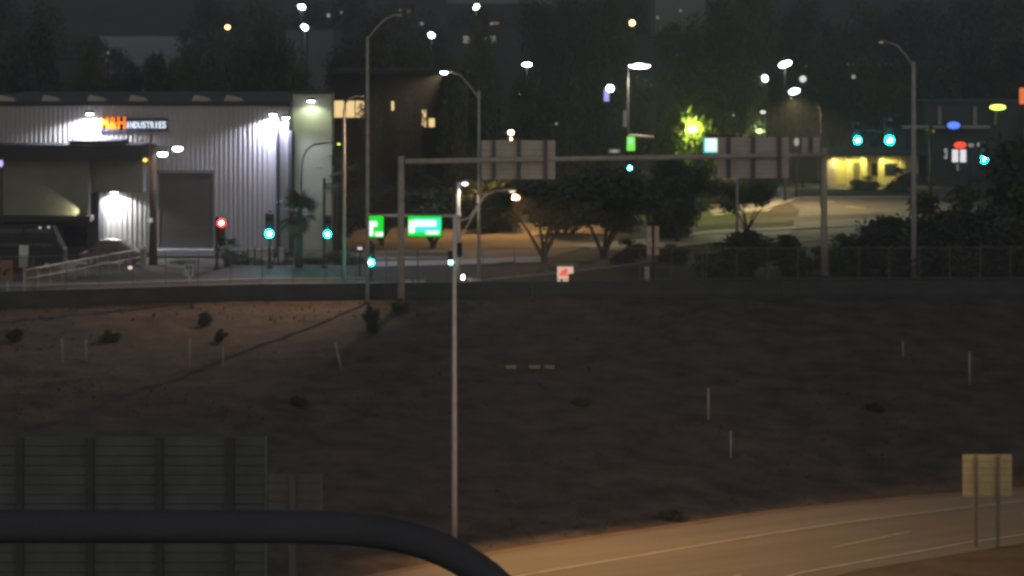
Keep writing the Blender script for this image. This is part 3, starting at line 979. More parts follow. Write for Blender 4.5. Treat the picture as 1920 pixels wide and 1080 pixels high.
part('lens', MB().ball((q.x,q.y-.05,q.z-.02),(.2,.14,.14)), emit('lens_amber_dim', (.95,.62,.12), .8), hd, True)
lamp('POINT', (q.x-.1,q.y-.35,q.z-.15), 14, (1,.62,.2), t, .1)
q = W(281,413,D-.45)
part('walk_button', MB().cbox(q.x-.17,q.x+.17,q.y-.05,q.y+.12,q.z-.15,q.z+.15,.03), E_DIM, t)
# ornamental davit and small sign board
D = 165
c = Vector((XD(565,D),D,0))
pts = [c, W(565,330,D), W(567,300,D), W(574,282,D), W(588,271,D), W(610,268,D), W(628,268,D)]
t = thing('street_lamp', 'thin curved lamp post with yellowish lamp before the plain pale wall', 'street lamp', c)
part('pole', MB().tube(pts, .055, 8), STEEL_D, t, True)
luminaire(t, W(634,269,D), 1, .5, E_YG, shell=STEEL_D)
D = 166
t = thing('low_sign', 'low pale sign board behind the brightest green traffic light', 'sign', (XD(500,D),D,0))
z1, z0 = W(0,466,D).z, W(0,483,D).z
for a, b_ in ((463,515),(521,535)):
    part('board', MB().box(XD(a,D),XD(b_,D),D,D+.12,z0,z1), mat('board_white', (.55,.58,.56), .6, .15, 2.5), t)
for px in (465,478,491,504,514,522,534):
    part('board_post', MB().box(XD(px,D)-.05,XD(px,D)+.05,D-.05,D+.16,0,z1+.03), DARKTRIM, t)
q = W(675,466,156)
t = thing('walk_signal', 'small white pedestrian signal left of the low green light', 'pedestrian signal', (q.x,156,0))
part('post', MB().tube([(q.x,156.1,0),(q.x,156.1,q.z+.2)], .05, 6), STEEL_D, t)
part('housing', MB().cbox(q.x-.22,q.x+.22,155.9,156.1,q.z-.2,q.z+.2,.03), BLACK, t)
part('lit_panel', MB().box(q.x-.15,q.x+.15,155.88,155.897,q.z-.1,q.z+.1), emit('walk_white', (.85,.87,.9), .8), t)

# ------------------------------------------------------------------ vehicles in front of the office block
def vehicle(name, label, cat, cx, D, L, H, paint, roof, bonnet, taillights=None):
    """side view vehicle, length along x"""
    t = thing(name, label, cat, (cx, D, 0))
    hw = .92; x0, x1 = cx-L/2, cx+L/2
    def loft(secs, cap=True):
        m = MB(); n = len(secs[0]); 
        for s_ in secs: m.v += s_
        for k in range(len(secs)-1):
            for j in range(n):
                m.f.append((k*n+j, k*n+(j+1) % n, (k+1)*n+(j+1) % n, (k+1)*n+j))
        m.f.append(tuple(range(n-1,-1,-1))); m.f.append(tuple((len(secs)-1)*n+j for j in range(n)))
        return m
    def sec(x, zl, zh, w0, w1):
        return [(x,D-w0,zl+.08),(x,D-w0*.94,zl),(x,D+w0*.94,zl),(x,D+w0,zl+.08),(x,D+w0*1.0,(zl+zh)/2),(x,D+w1,zh-.06),(x,D+w1*.9,zh),(x,D-w1*.9,zh),(x,D-w1,zh-.06),(x,D-w0*1.0,(zl+zh)/2)]
    zb_ = bonnet
    body = loft([sec(x0,.45,zb_-.25,hw*.86,hw*.8),sec(x0+.12,.3,zb_-.08,hw,hw*.95),sec(x0+L*.3,.28,zb_,hw,hw*.97),sec(x1-L*.3,.28,zb_,hw,hw*.97),sec(x1-.12,.3,zb_-.06,hw,hw*.95),sec(x1,.45,zb_-.22,hw*.86,hw*.8)])
    part('body', body, paint, t, False)
    a, b_, c_, d = roof
    cab = loft([sec(x0+L*a,zb_-.1,zb_+.02,hw*.95,hw*.93),sec(x0+L*b_,zb_-.1,H-.05,hw*.95,hw*.76),sec(x0+L*(b_+c_)/2,zb_-.1,H,hw*.95,hw*.78),sec(x0+L*c_,zb_-.1,H-.05,hw*.95,hw*.76),sec(x0+L*d,zb_-.1,zb_+.02,hw*.95,hw*.93)])
    cb = part('cabin', cab, paint, t)
    for (u, v) in [(b_+.01,(b_+c_)/2-.02),((b_+c_)/2+.02,c_-.01)]:
        m = MB(); za, zc = zb_+.06, H-.2
        m.quad((x0+L*u,D-hw*.97,za),(x0+L*v,D-hw*.97,za),(x0+L*v,D-hw*.84,zc),(x0+L*u,D-hw*.84,zc))
        part('window', m, GLASS_D, cb)
    for x in (x0+L*.19, x1-L*.2):
        for s in (-1, 1):
            y0 = D+s*hw*.9
            w_ = part('wheel', MB().tube([(x,y0-.11,.33),(x,y0+.11,.33)], .33, 14), RUBBER, t)
            part('rim', MB().tube([(x,y0-.125,.33),(x,y0+.125,.33)], .2, 10), STEEL, w_)
    part('bumper', MB().cbox(x0-.06,x0+.1,D-hw*.9,D+hw*.9,.4,.6,.04), BLACK, t)
    part('bumper', MB().cbox(x1-.1,x1+.06,D-hw*.9,D+hw*.9,.4,.6,.04), BLACK, t)
    for x in (x0+.0, x1-.0):
        part('vehicle_light', MB().ball((x,D-hw*.75,.8),(.06,.14,.08)), mat('lamp_plastic', (.3,.25,.2), .3, .1, 2), t)
    if taillights:
        for q in taillights:
            part('marker_light', MB().ball(q,(.10,.05,.07)), emit('marker_light', (1,.85,.65), .55), t)
    return t
D = 163
vehicle('parked_van', 'dark high roofed van parked at the left edge', 'van', XD(48,D), D, 5.4, W(0,422,D).z, CAR_D, (.02,.16,.86,.97), 1.55,
        [W(75,427,D-.9), W(91,426,D-.9)])
vehicle('parked_car', 'brown parked car behind the railing, below the white doorway glow', 'car', XD(212,166), 166, 4.3, W(0,448,166).z, CAR_B, (.12,.3,.62,.86), 1.0)

# ------------------------------------------------------------------ trees
def crown_mesh(name, clumps, nleaf, ls, mt, seed, flat=1.0):
    r = np.random.default_rng(seed)
    tot = sum(c[1][0]*c[1][1]*c[1][2] for c in clumps)**1.0
    V = []; 
    for (c, rad) in clumps:
        n = max(30, int(nleaf*(rad[0]*rad[1]*rad[2])**.75/sum((q[1][0]*q[1][1]*q[1][2])**.75 for q in clumps)))
        d = r.normal(size=(n,3)); d /= np.linalg.norm(d,axis=1)[:,None]
        rr = r.random(n)**.45
        # ragged outline
        wob = 1 + .22*np.sin(d[:,0]*5+seed)*np.cos(d[:,2]*6+seed*2) + .10*r.normal(size=n)
        p = np.array(c) + d*np.array(rad)*(rr*wob)[:,None]
        u = r.normal(size=(n,3)); u /= np.linalg.norm(u,axis=1)[:,None]
        v = r.normal(size=(n,3)); v -= (v*u).sum(1)[:,None]*u; v /= np.linalg.norm(v,axis=1)[:,None]
        s = ls*(.55+.9*r.random(n))[:,None]
        V.append(np.stack([p-u*s, p+v*s*.45-u*s*.1, p+u*s, p-v*s*.45+u*s*.1],1).reshape(-1,3))
    V = np.concatenate(V); nq = len(V)//4
    me = bpy.data.meshes.new(name)
    me.vertices.add(len(V)); me.vertices.foreach_set('co', V.astype(np.float32).ravel())
    me.loops.add(nq*4); me.loops.foreach_set('vertex_index', np.arange(nq*4, dtype=np.int32))
    me.polygons.add(nq); me.polygons.foreach_set('loop_start', np.arange(0,nq*4,4,dtype=np.int32))
    me.update(); me.validate()
    me.materials.append(mt)
    return me
def blob_clumps(seed, n, zc, zr, rr, size):
    r = random.Random(seed)
    out = [((0,0,zc),(rr*.55,rr*.55,zr*.6))]
    for k in range(n):
        a = r.random()*2*PI; h = r.uniform(-1,1); q = rr*math.sqrt(max(.05,1-h*h))*r.uniform(.45,.95)
        s = size*r.uniform(.65,1.25)
        out.append(((q*math.cos(a), q*math.sin(a), zc+h*zr*.9),(s,s,s*.8)))
    return out
def trunk_mesh(name, seed, zfork, ztop, r0, nl, spread, fork=False):
    r = random.Random(seed); m = MB()
    if not fork:
        m.tube([(0,0,0),(r.uniform(-.02,.02),0,zfork*.5),(r.uniform(-.03,.03),r.uniform(-.02,.02),zfork),(0,0,ztop)],[r0,r0*.8,r0*.65,r0*.15],8)
    for k in range(nl):
        a = 2*PI*k/nl + r.uniform(-.4,.4)
        z0 = (zfork*r.uniform(.85,1.5)) if not fork else r.uniform(.02,.10)
        e = Vector((spread*math.cos(a), spread*math.sin(a), ztop*r.uniform(.75,1)))
        s = Vector((0,0,z0)); mid = s.lerp(e,.5)+Vector((0,0,.05))
        m.tube([s, mid, e],[r0*(.55 if not fork else .75), r0*.35, r0*.1],6)
    if fork: m.tube([(0,0,0),(0,0,.12)],[r0*1.1,r0],8)
    return m.mesh(name, BARK)
VAR = {
 'broad': [(trunk_mesh('trunk',1+k,.25,.8,.03,6,.3), crown_mesh('crown',blob_clumps(11+k,16,.58,.36,.42,.17),4600,.022,[LEAF_D,LEAF][k%2],31+k)) for k in range(3)],
 'tall':  [(trunk_mesh('trunk',5+k,.3,.9,.022,7,.2), crown_mesh('crown',blob_clumps(21+k,20,.60,.40,.30,.13),4600,.018,[LEAF_D,LEAF_D,LEAF][k],41+k)) for k in range(3)],
 'mesq':  [(trunk_mesh('trunk',8+k,.1,.75,.028,5,.30,True), crown_mesh('crown',blob_clumps(51+k,18,.66,.26,.46,.16),5200,.027,LEAF,61+k)) for k in range(2)],
 'bush':  [(trunk_mesh('trunk',12+k,.08,.6,.03,6,.3,True), crown_mesh('crown',blob_clumps(71+k,16,.46,.46,.42,.22),5200,.036,[LEAF_D,LEAF_G,LEAF_D][k],81+k)) for k in range(3)],
}
cnt = {}
def tree(kind, px, D, ytop, wpx, label, group=None, name=None, cat=None, var=None, zb=0.0, hidden=False):
    i = cnt.get(kind,0); cnt[kind] = i+1
    tr, cr = VAR[kind][(i if var is None else var) % len(VAR[kind])]
    h = W(px,ytop,D).z - zb
    wd = wpx*D/F
    if kind == 'bush': name, cat = name or 'shrub', cat or 'shrub'
    t = thing(name or 'tree', label, cat or 'tree', (XD(px,D),D,zb), group, random.uniform(0,6.28))
    t.scale = (wd, wd, h)
    obj('trunk' if kind != 'bush' else 'stem', tr, t); obj('crown' if kind != 'bush' else 'foliage', cr, t)
    return t
ORD = ['first','second','third','fourth','fifth','sixth','seventh','eighth','ninth','tenth','eleventh','twelfth','thirteenth','fourteenth','fifteenth','sixteenth','seventeenth','eighteenth','nineteenth','twentieth','twenty first','twenty second','twenty third']
# middle trees with bare forked trunks
tree('mesq',1020,168.5,322,225,'spreading tree with a bare forked trunk left of the red sign',var=0)
tree('mesq',1132,171,314,240,'spreading tree with thin forked trunk right of the red sign',var=1)
tree('mesq',812,180,352,190,'low spreading tree on the orange lot below the lit green sign',var=1)
tree('mesq',716,182,350,150,'low dark tree behind the narrow lit green sign',var=0)
tree('broad',1270,186,292,175,'dense dark tree between the two gantry sign backs',var=0)
tree('broad',1215,205,318,110,'greenish tree behind the pair of signal backs',var=1)
tree('mesq',1402,192,338,120,'small tree by the pale road under the right gantry sign',var=0)
for px, y, wpx, lab in [(1180,448,85,'round shrub left of the reddish signal backs'),(1262,456,70,'low shrub right of the reddish signal backs'),(958,492,60,'low shrub left of the bare forked trunk'),(1100,490,50,'low shrub between the two forked trees')]:
    tree('bush',px,167,y,wpx,lab)
# dark bushes behind the fence at the right
for px, D, y, wpx, k, lab in [(1352,158,452,110,'bush','low bush at the left end of the dark thicket'),(1410,158.5,428,135,'bush','rounded bush behind the fence below the right gantry sign'),
    (1475,159,438,110,'bush','dark bush just left of the right gantry post'),(1580,160,436,120,'bush','low dark bush just right of the right gantry post'),
    (1655,160,400,150,'bush','dark bush left of the tall far lamp post'),(1745,161,362,175,'bush','large dark bush right of the tall far lamp post'),
    (1830,162,345,200,'bush','dense dark tree stepping up towards the right edge'),(1935,163,246,215,'bush','tallest dark tree at the right edge'),
    (1860,159,390,180,'bush','broad bush under the tallest dark tree'),(1950,160,330,220,'bush','dark bush cut by the right edge behind the fence'),
    (1690,158,452,150,'bush','low bush around the foot of the tall far lamp post'),(1780,158,420,160,'bush','wide bush filling the thicket behind the fence')]:
    tree(k,px,D,y,wpx,lab,'dark thicket behind the fence', 'tree' if ' tree' in lab[:18] else None, 'tree' if ' tree' in lab[:18] else None)
# low crowned trees that close the lot behind
for px, D, y, wpx, lab in [(940,196,318,120,'bushy low tree behind the lit lamp post'),(1060,192,318,150,'bushy low tree behind the left forked trunk'),(1160,196,322,130,'bushy low tree behind the right forked trunk'),
    (1262,190,318,130,'bushy low tree under the square sign'),(700,200,338,130,'bushy low tree behind the narrow lit green sign'),(790,204,330,150,'bushy low tree behind the wide lit green sign'),(870,200,336,110,'bushy low tree behind the signal mast'),
    (1350,232,322,90,'bushy low tree behind the thin mast of the square sign'),(650,190,372,80,'bushy low tree behind the slim grey lamp post')]:
    tree('bush',px,D,y,wpx,lab,None,'tree','tree')
# tall trees behind the middle
rows = [
 ('behind the industrial building', [(-20,235,60,170),(60,240,48,150),(150,238,72,120),(225,245,100,110),(300,250,104,130),(370,240,88,130),(440,236,62,150),(510,240,52,140),(575,232,108,110)], 'broad'),
 ('behind the yellow windows', [(655,232,62,150),(725,226,44,150),(790,240,92,130),(850,250,104,130)], 'tall'),
 ('behind the gantry, middle row', [(725,215,212,110),(775,210,220,110),(850,214,228,110),(905,225,160,130),(985,236,150,150),(1055,230,128,150),(1120,240,112,150),(1185,260,150,140),(1255,250,120,150),(1325,265,105,150),(1395,262,120,150)], 'tall'),
 ('behind the gantry, tallest row', [(690,330,10,170),(800,340,28,150),(905,335,52,140),(1010,330,-20,170),(1090,325,-30,160),(1150,330,-10,150),(1275,345,30,150),(1345,330,-10,180),(1420,335,-20,170),(1500,340,10,170)], 'tall'),
 ('beyond the yellow walled building', [(1480,300,118,140),(1560,305,108,150),(1640,310,100,150),(1720,312,92,160),(1800,320,80,170),(1890,318,60,180),(1960,310,50,160)], 'broad'),
 ('along the skyline', [(-20,420,-15,210),(70,410,-10,200),(150,425,50,120),(225,435,92,110),(300,435,98,120),(355,440,84,110),(400,425,-12,150),(465,420,-8,190),(540,430,-18,190),(635,430,-6,200),(740,440,-2,190),(830,450,10,150),(900,455,16,140),(960,430,22,170),(1075,420,-20,170),(1170,430,-20,170),(1275,440,40,150),(1390,420,-15,180),(1500,430,0,180),(1610,430,-8,180),(1720,420,-20,210),(1830,430,-25,210),(1930,420,-30,200)], 'broad'),
]
for where, lst, kind in rows:
    for k, (px, D, y, wpx) in enumerate(lst):
        o_ = ORD[k]
        tree(kind,px,D,y,wpx,'%s dark tree from the left in the row %s' % (o_, where),'trees '+where)

# fan palms
def frond_mesh():
    m = MB()
    m.tube([(0,0,0),(.35,0,.06),(.6,0,.08)],[.02,.015,.012],4)
    n = 13
    for k in range(n):
        a = math.radians(-105+210*k/(n-1)); L = .62*(1-.25*abs(a)/2)
        c, s_ = math.cos(a), math.sin(a)
        tip = (.6+L*c, L*s_, .08-.16*L-.12*random.random())
        px_, py_ = -s_*.045, c*.045
        mid = (.6+L*.55*c, L*.55*s_, .10)
        m.quad((.6,0,.08),(mid[0]+px_,mid[1]+py_,mid[2]),tip,(mid[0]-px_,mid[1]-py_,mid[2]))
    return m.mesh('frond', PALM)
FR = [frond_mesh() for _ in range(3)]
def palm(px, D, ytop_px, crown_r, label, r0=.2, n=26, ybase=None):
    zt_ = W(px,ytop_px,D).z
    t = thing('fan_palm', label, 'palm', (XD(px,D),D,0))
    b_ = OFF[t.name]
    part('trunk', MB().tube([(b_[0],D,0),(b_[0]+.05,D,zt_*.5),(b_[0],D,zt_)],[r0*1.2,r0,r0*.9],9), BARK, t, True)
    for k in range(n):
        o = obj('frond', FR[k%3], t)
        o.location = (0,0,zt_)
        el = math.radians(random.uniform(-55,75))
        o.rotation_euler = (random.uniform(-.3,.3), -el, k*2.39996)
        s_ = crown_r/1.2*random.uniform(.8,1.1); o.scale = (s_,s_,s_)
    return t
palm(560,164,405,2.1,'short fan palm between the two left green traffic lights',.24)
palm(630,176,330,2.2,'tall dark fan palm in front of the plain pale wall',.2)
palm(640,178,400,1.8,'shorter palm close behind the slim grey lamp post',.2)
palm(425,165,470,1.3,'small bushy palm beside the brown loading door',.16,22)
for px, y, wpx, lab in [(452,470,70,'low hedge bush just right of the red traffic light'),(492,486,60,'low hedge bush below the brightest green light'),(540,482,70,'low hedge bush at the foot of the short fan palm'),(588,474,70,'low hedge bush right of the short fan palm'),(636,470,70,'low hedge bush beside the slim grey lamp post'),(665,480,50,'low hedge bush behind the white pedestrian signal'),(345,487,60,'low hedge bush under the white dock sill')]:
    tree('bush',px,167.2,y,wpx,lab)
# shrubs on the embankment
for k, (px, py, wpx, hpx, lab) in enumerate([(385,612,32,28,'dark clump of brush high on the left embankment'),(414,640,28,24,'dark clump of brush below another clump on the embankment'),(206,640,40,22,'low brush between the thin white posts'),(28,640,40,24,'low brush at the left edge of the embankment'),(695,622,42,50,'dark shrub below the foot of the tall grey lamp post'),(750,585,36,26,'small shrub at the foot of the gantry post'),(1262,974,60,22,'low tuft of weeds at the freeway edge'),(1640,770,40,16,'faint low weed clump on the right embankment'),(1090,760,40,16,'faint low weed clump in the middle of the embankment'),(560,760,40,18,'faint low weed clump left of the near lamp post')]):
    b_ = hit(px,py)
    tree('bush',px,b_.y,py-hpx,wpx,lab,None,zb=b_.z-.05)

r_ = np.random.default_rng(99)
m = MB()
for k in range(5200):
    px_, D_ = r_.uniform(-60,1980), r_.uniform(96,149)
    x_ = XD(px_,D_)
    if D_ < road_far(x_)+.6: continue
    if noise.noise(Vector((x_*.09, D_*.12, 4))) < -.12 + .25*r_.random(): continue
    z_ = hz(x_,D_); h_ = r_.uniform(.05,.22)*(2.0 if r_.random() < .04 else 1)
    for q_ in range(5):
        a_ = r_.uniform(0,6.28); w_ = h_*r_.uniform(.1,.3); e_ = h_*r_.uniform(.3,.9)
        m.tri((x_-w_*math.sin(a_),D_+w_*math.cos(a_),z_-.02),(x_+w_*math.sin(a_),D_-w_*math.cos(a_),z_-.02),(x_+e_*math.cos(a_),D_+e_*math.sin(a_),z_+h_*r_.uniform(.5,1)))
wo_ = obj('dry_weeds', m.mesh('dry_weeds', mat('dry_weed', (.14,.11,.08), .95, .5, .8))); wo_['kind'] = 'stuff'

# ------------------------------------------------------------------ white posts and slabs on the embankment
def slim_post(px, y0, y1, label, tilt=0.0, r=.05, mt=mat('marker_post_grey',(.40,.36,.31),.7,.2,3)):
    b_ = hit(px, y1); h = (y1-y0)*b_.y/F
    t = thing('marker_post', label, 'marker post', b_, 'thin marker posts on the embankment')
    tx = tilt*b_.y/F
    part('post', MB().tube([b_-Vector((0,0,.1)), b_+Vector((tx,0,h))], [r,r*.9], 6), mt, t, True)
    part('reflector', MB().tube([b_+Vector((tx*.85,-r*.9,h*.85)), b_+Vector((tx*.97,-r*.9,h*.96))], r*.5, 5), mat('old_reflector',(.45,.42,.36),.6,.1,3), t)
for a in [(118,635,682,'thin pale marker post near the left edge of the embankment',-2),(161,637,677,'faint thin marker post second from the left edge'),(356,635,690,'thin pale marker post below the red traffic light'),
          (640,642,690,'leaning pale marker post left of the tall grey lamp post',-12,.06),(1328,728,786,'pale marker post halfway down the right embankment',0,.075),(1818,660,721,'pale marker post near the right edge of the embankment',0,.07),
          (1370,808,858,'faint marker post lowest on the right embankment',0,.045,STEEL),(1693,640,668,'short faint marker post below the dark thicket',0,.045,STEEL),(418,650,690,'faint thin marker post right of the palest left one',0,.03,STEEL)]:
    slim_post(*a)
for px0, px1, py, lab in [(947,968,691,'short pale slab lying left of two reddish slabs'),(991,1013,691,'left one of the two reddish slabs on the embankment'),(1020,1040,691,'right one of the two reddish slabs on the embankment')]:
    a = hit(px0,py); b_ = hit(px1,py)
    single('drain_slab', MB().cbox(a.x,b_.x,a.y,a.y+.5,a.z-.1,a.z+.14,.04), mat('slab_concrete', (.42,.29,.22), .9, .15, 2), lab, 'slab', (a.x,a.y,a.z), 'slabs on the embankment')

# ------------------------------------------------------------------ sign back by the freeway
D = 101.0
x0, x1 = XD(1805,D), XD(1897,D); z1, z0 = W(0,852,D).z, W(0,930,D).z
t = thing('road_sign', 'yellowish sign back on two posts beside the freeway', 'sign', ((x0+x1)/2, D, ZF))
n = 6
for k in range(n):
    za, zc_ = z0+(z1-z0)*k/n, z0+(z1-z0)*(k+1)/n
    part('back_panel', MB().box(x0,x1,D-.012-.003*(k%2),D+.03,za+.008,zc_-.008), mat('yellowish_back', (.68,.54,.26), .7, .15, 2.0), t)
part('sign_face', MB().box(x0+.01,x1-.01,D+.034,D+.05,z0+.01,z1-.01), MATS['sign_face_paint'], t)
for px in (1829,1870):
    x = XD(px,D)
    part('post', MB().box(x-.07,x+.07,D-.16,D-.02,ZF-.02,z1-.04), mat('dull_post',(.24,.21,.16),.7,.15,2), t)

# big dark sign back in the near left corner, on posts
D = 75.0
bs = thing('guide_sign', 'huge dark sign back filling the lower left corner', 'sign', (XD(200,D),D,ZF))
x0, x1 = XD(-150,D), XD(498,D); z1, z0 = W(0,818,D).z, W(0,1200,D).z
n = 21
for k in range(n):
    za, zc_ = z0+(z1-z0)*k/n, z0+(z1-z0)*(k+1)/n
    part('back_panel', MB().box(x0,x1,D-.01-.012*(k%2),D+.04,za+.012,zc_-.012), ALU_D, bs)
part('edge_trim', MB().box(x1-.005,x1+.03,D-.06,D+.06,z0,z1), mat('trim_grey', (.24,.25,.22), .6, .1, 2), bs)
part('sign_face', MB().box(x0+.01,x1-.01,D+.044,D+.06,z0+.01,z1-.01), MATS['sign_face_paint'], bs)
for px in (-90,38,170,300,432):
    x = XD(px,D)
    part('support_beam', MB().box(x-.12,x+.12,D-.2,D-.03,z0-.1 if px not in (38,432) else ZF-.03,z1-.02), mat('support_dark', (.075,.078,.07), .8, .15, 2), bs)
D = 74.6
es = thing('exit_sign', 'smaller dark sign back at the right of the huge one', 'sign', (XD(550,D),D,ZF))
x0, x1 = XD(502,D), XD(602,D); z1, z0 = W(0,888,D).z, W(0,1010,D).z
n = 7
for k in range(n):
    za, zc_ = z0+(z1-z0)*k/n, z0+(z1-z0)*(k+1)/n
    part('back_panel', MB().box(x0,x1,D-.01-.012*(k%2),D+.04,za+.012,zc_-.012), mat('brown_sign_back', (.16,.135,.12), .75, .15, 1.5), es)
part('edge_trim', MB().box(x1-.004,x1+.03,D-.05,D+.05,z0,z1), mat('trim_brown', (.27,.2,.16), .6, .1, 2), es)
part('post', MB().box(XD(549,D)-.1,XD(549,D)+.1,D-.2,D-.025,ZF-.03,z1-.02), mat('post_brown', (.17,.14,.12), .7, .1, 2), es)

# dark pipe arm close to the camera
D = 6.0
t = thing('bent_pipe', 'thick dark bent pipe crossing the lower left, close to the camera', 'pipe', (XD(1030,D),D,ZF))
pts = []
rpx = 31
ctr = [(-600,985),(-200,986),(200,987),(450,987),(600,988),(690,993),(772,1008),(838,1032),(890,1062),(938,1100),(978,1150),(1006,1215),(1022,1300),(1030,1430)]
pts = [W(px,py,D) for px,py in ctr]
pts.append(Vector((pts[-1].x, D, ZF)))
# smooth the path
sm = []
for a, b_ in zip(pts[:-1], pts[1:]):
    sm += [a, (a+b_)/2]
sm.append(pts[-1])
for _ in range(2):
    sm = [sm[0]] + [(sm[k-1]+2*sm[k]+sm[k+1])/4 for k in range(1,len(sm)-1)] + [sm[-1]]
part('tube', MB().tube(sm, rpx*D/F, 16), PIPE, t, True)
part('foot_plate', MB().cbox(pts[-1].x-.2,pts[-1].x+.2,D-.2,D+.2,ZF-.03,ZF+.04,.02), STEEL_D, t)

# ------------------------------------------------------------------ buildings beyond
def block(name, label, px0, px1, ytop, D, mt, depth=15, cat='building', roof=True):
    x0, x1 = XD(px0,D), XD(px1,D); z = W(0,ytop,D).z
    t = thing(name, label, cat, ((x0+x1)/2, D, 0))
    part('wall', MB().box(x0,x1,D,D+depth,0,z), mt, t)
    if roof: part('roof_edge', MB().box(x0-.15,x1+.15,D-.15,D+depth+.15,z+.003,z+.35), DARKTRIM, t)
    return t
def window(t, px0, px1, py0, py1, D, mt, nx=1, fr=DARKTRIM):
    x0, x1 = XD(px0,D), XD(px1,D); z1, z0 = W(0,py0,D).z, W(0,py1,D).z
    f = part('window', MB().box(x0-.1,x1+.1,D-.08,D-.004,z0-.1,z1+.1), fr, t)
    for k in range(nx):
        a, b_ = x0+(x1-x0)*k/nx, x0+(x1-x0)*(k+1)/nx
        part('pane', MB().box(a+.05,b_-.05,D-.1,D-.084,z0,z1), mt, f)
D = 208
ob = block('office_building', 'dark office block with yellow lit windows left of the gantry', 624, 872, 138, D, mat('office_wall_dark',(.022,.021,.02),.9,.2,.2), 12)
window(ob,622,646,189,220,D,E_WINDOW)
window(ob,648,684,189,220,D,E_WINDOW,2)
window(ob,733,740,190,207,D,E_WINDOW)
window(ob,790,800,206,238,D,E_WINDOW)
window(ob,803,816,222,238,D,E_WINDOW)
window(ob,831,836,190,216,D,E_WINDOW_D)
tree('tall',695,204,160,80,'thin tree half covering the yellow windows',var=0)
tree('tall',852,203,126,95,'dark tree at the right end of the office block',var=2)
tree('tall',770,204,172,90,'dark tree between the yellow windows of the office block',var=1)
D = 380
t = block('far_building', 'pale flat wall far behind beside the two upper white lamps', 536, 625, 56, D, FARWALL, 20)
part('wall_joint', MB().box(XD(576,D)-.15,XD(576,D)+.15,D-.08,D-.004,0,W(0,60,D).z), DARKTRIM, t)
D = 400
t = block('far_building', 'far dark block with a dim lit strip window above the gantry', 838, 1000, 50, D, FARWALL_D, 20)
window(t,868,896,67,81,D,E_WINDOW_D); window(t,898,930,67,81,D,E_WINDOW_D,2)
t = block('far_building', 'long low far roof at the upper left behind the trees', -40, 146, 112, 300, FARWALL_D, 20)
t = block('far_building', 'far dark hall between trees at the upper right', 1180, 1330, 72, 420, FARWALL_D, 20)
window(t,1268,1282,100,108,420,E_WINDOW_D); window(t,1284,1292,100,107,420,E_WINDOW_D)
t = block('far_building', 'far dark building with faint lit strips above the tall far lamp post', 1490, 1790, 88, 430, FARWALL_D, 20)
for a, b_, y0, y1 in [(1500,1522,120,126),(1560,1625,119,122),(1640,1690,118,122),(1610,1640,107,112),(1702,1732,118,124),(1730,1748,106,118),(1752,1763,106,118)]:
    window(t,a,b_,y0,y1,430,E_WINDOW_D)
t = block('far_building', 'far narrow tower block with pale windows at the top of the picture', 705, 770, 12, 450, FARWALL_D, 20)
for px in (748,763): window(t,px,px+7,17,32,450,emit('window_amber_dim', (.8,.6,.3), .12))

t = block('far_building', 'far pale wall in the gap between trees above the industrial building', 185, 352, 68, 452, mat('far_pale_wall', (.42,.46,.50), .9, .12, .1), 10, roof=False)
t = block('far_building', 'far greenish wall at the top edge right of the amber lamp', 1228, 1322, -34, 458, mat('far_green_wall', (.25,.29,.27), .9, .12, .1), 10, roof=False)
t = block('far_building', 'far long pale wall along the top edge above the strip window', 838, 1035, -30, 462, MATS['far_green_wall'], 10, roof=False)
part('roof_band', MB().box(XD(838,461.8),XD(1035,461.8),461.5,461.9,W(0,200,462).z,W(0,7,462).z), FARWALL_D, t)
t = block('far_building', 'far grey wall left of the tall grey lamp post arm', 600, 690, 20, 456, FARWALL, 10)
for px in (612,640,668): window(t,px,px+9,34,44,456,E_WINDOW_D)
t = block('far_building', 'far low dark hall under the upper right lamp cluster', 1390, 1480, 96, 440, FARWALL_D, 10)
for px in (1400,1418,1452): window(t,px,px+10,104,110,440,E_WINDOW_D)
# yellow building
D = 262
yb = block('yellow_building', 'low yellow lit building across the road at the right', 1558, 1722, 290, D, YWALL, 12, roof=False)
part('roof_slab', MB().box(XD(1550,D),XD(1765,D),D-2.6,D+12.2,W(0,290,D).z+.003,W(0,285,D).z), DARKTRIM, yb)
for px in (1590,1618,1650,1690):
    part('pillar', MB().box(XD(px-5,D),XD(px+5,D),D-.9,D-.3,0,W(0,290,D).z-.02), YWALL, yb)
part('olive_door', MB().box(XD(1601,D),XD(1612,D),D-.1,D-.004,0,2.5), mat('door_olive', (.13,.12,.07), .8, .1, 2), yb)  # darker olive panel set flat on the yellow wall
part('side_wall', MB().box(XD(1540,D-1),XD(1568,D-1),D-1,D-.01,0,W(0,298,D-1).z), mat('pink_plaster', (.5,.42,.38), .9, .1, 1), yb)
window(yb,1636,1652,308,328,D,GLASS_D)
window(yb,1660,1680,308,328,D,GLASS_D)
for px in (1575,1612,1665):
    q = W(px,293,D-1.6)
    hd = part('soffit_lamp', MB().cbox(q.x-.25,q.x+.25,q.y-.2,q.y+.2,q.z+.0,q.z+.1,.03), DARKTRIM, yb)
    lamp('SPOT', (q.x,q.y,q.z-.1), 430, (1.0,.88,.26), yb, .15, (q.x,q.y+.5,0), 160, .4)
tree('bush',1690,250,314,80,'dark arching shrub in front of the yellow building')
tree('bush',1622,252,330,60,'low shrub at the foot of the yellow building')
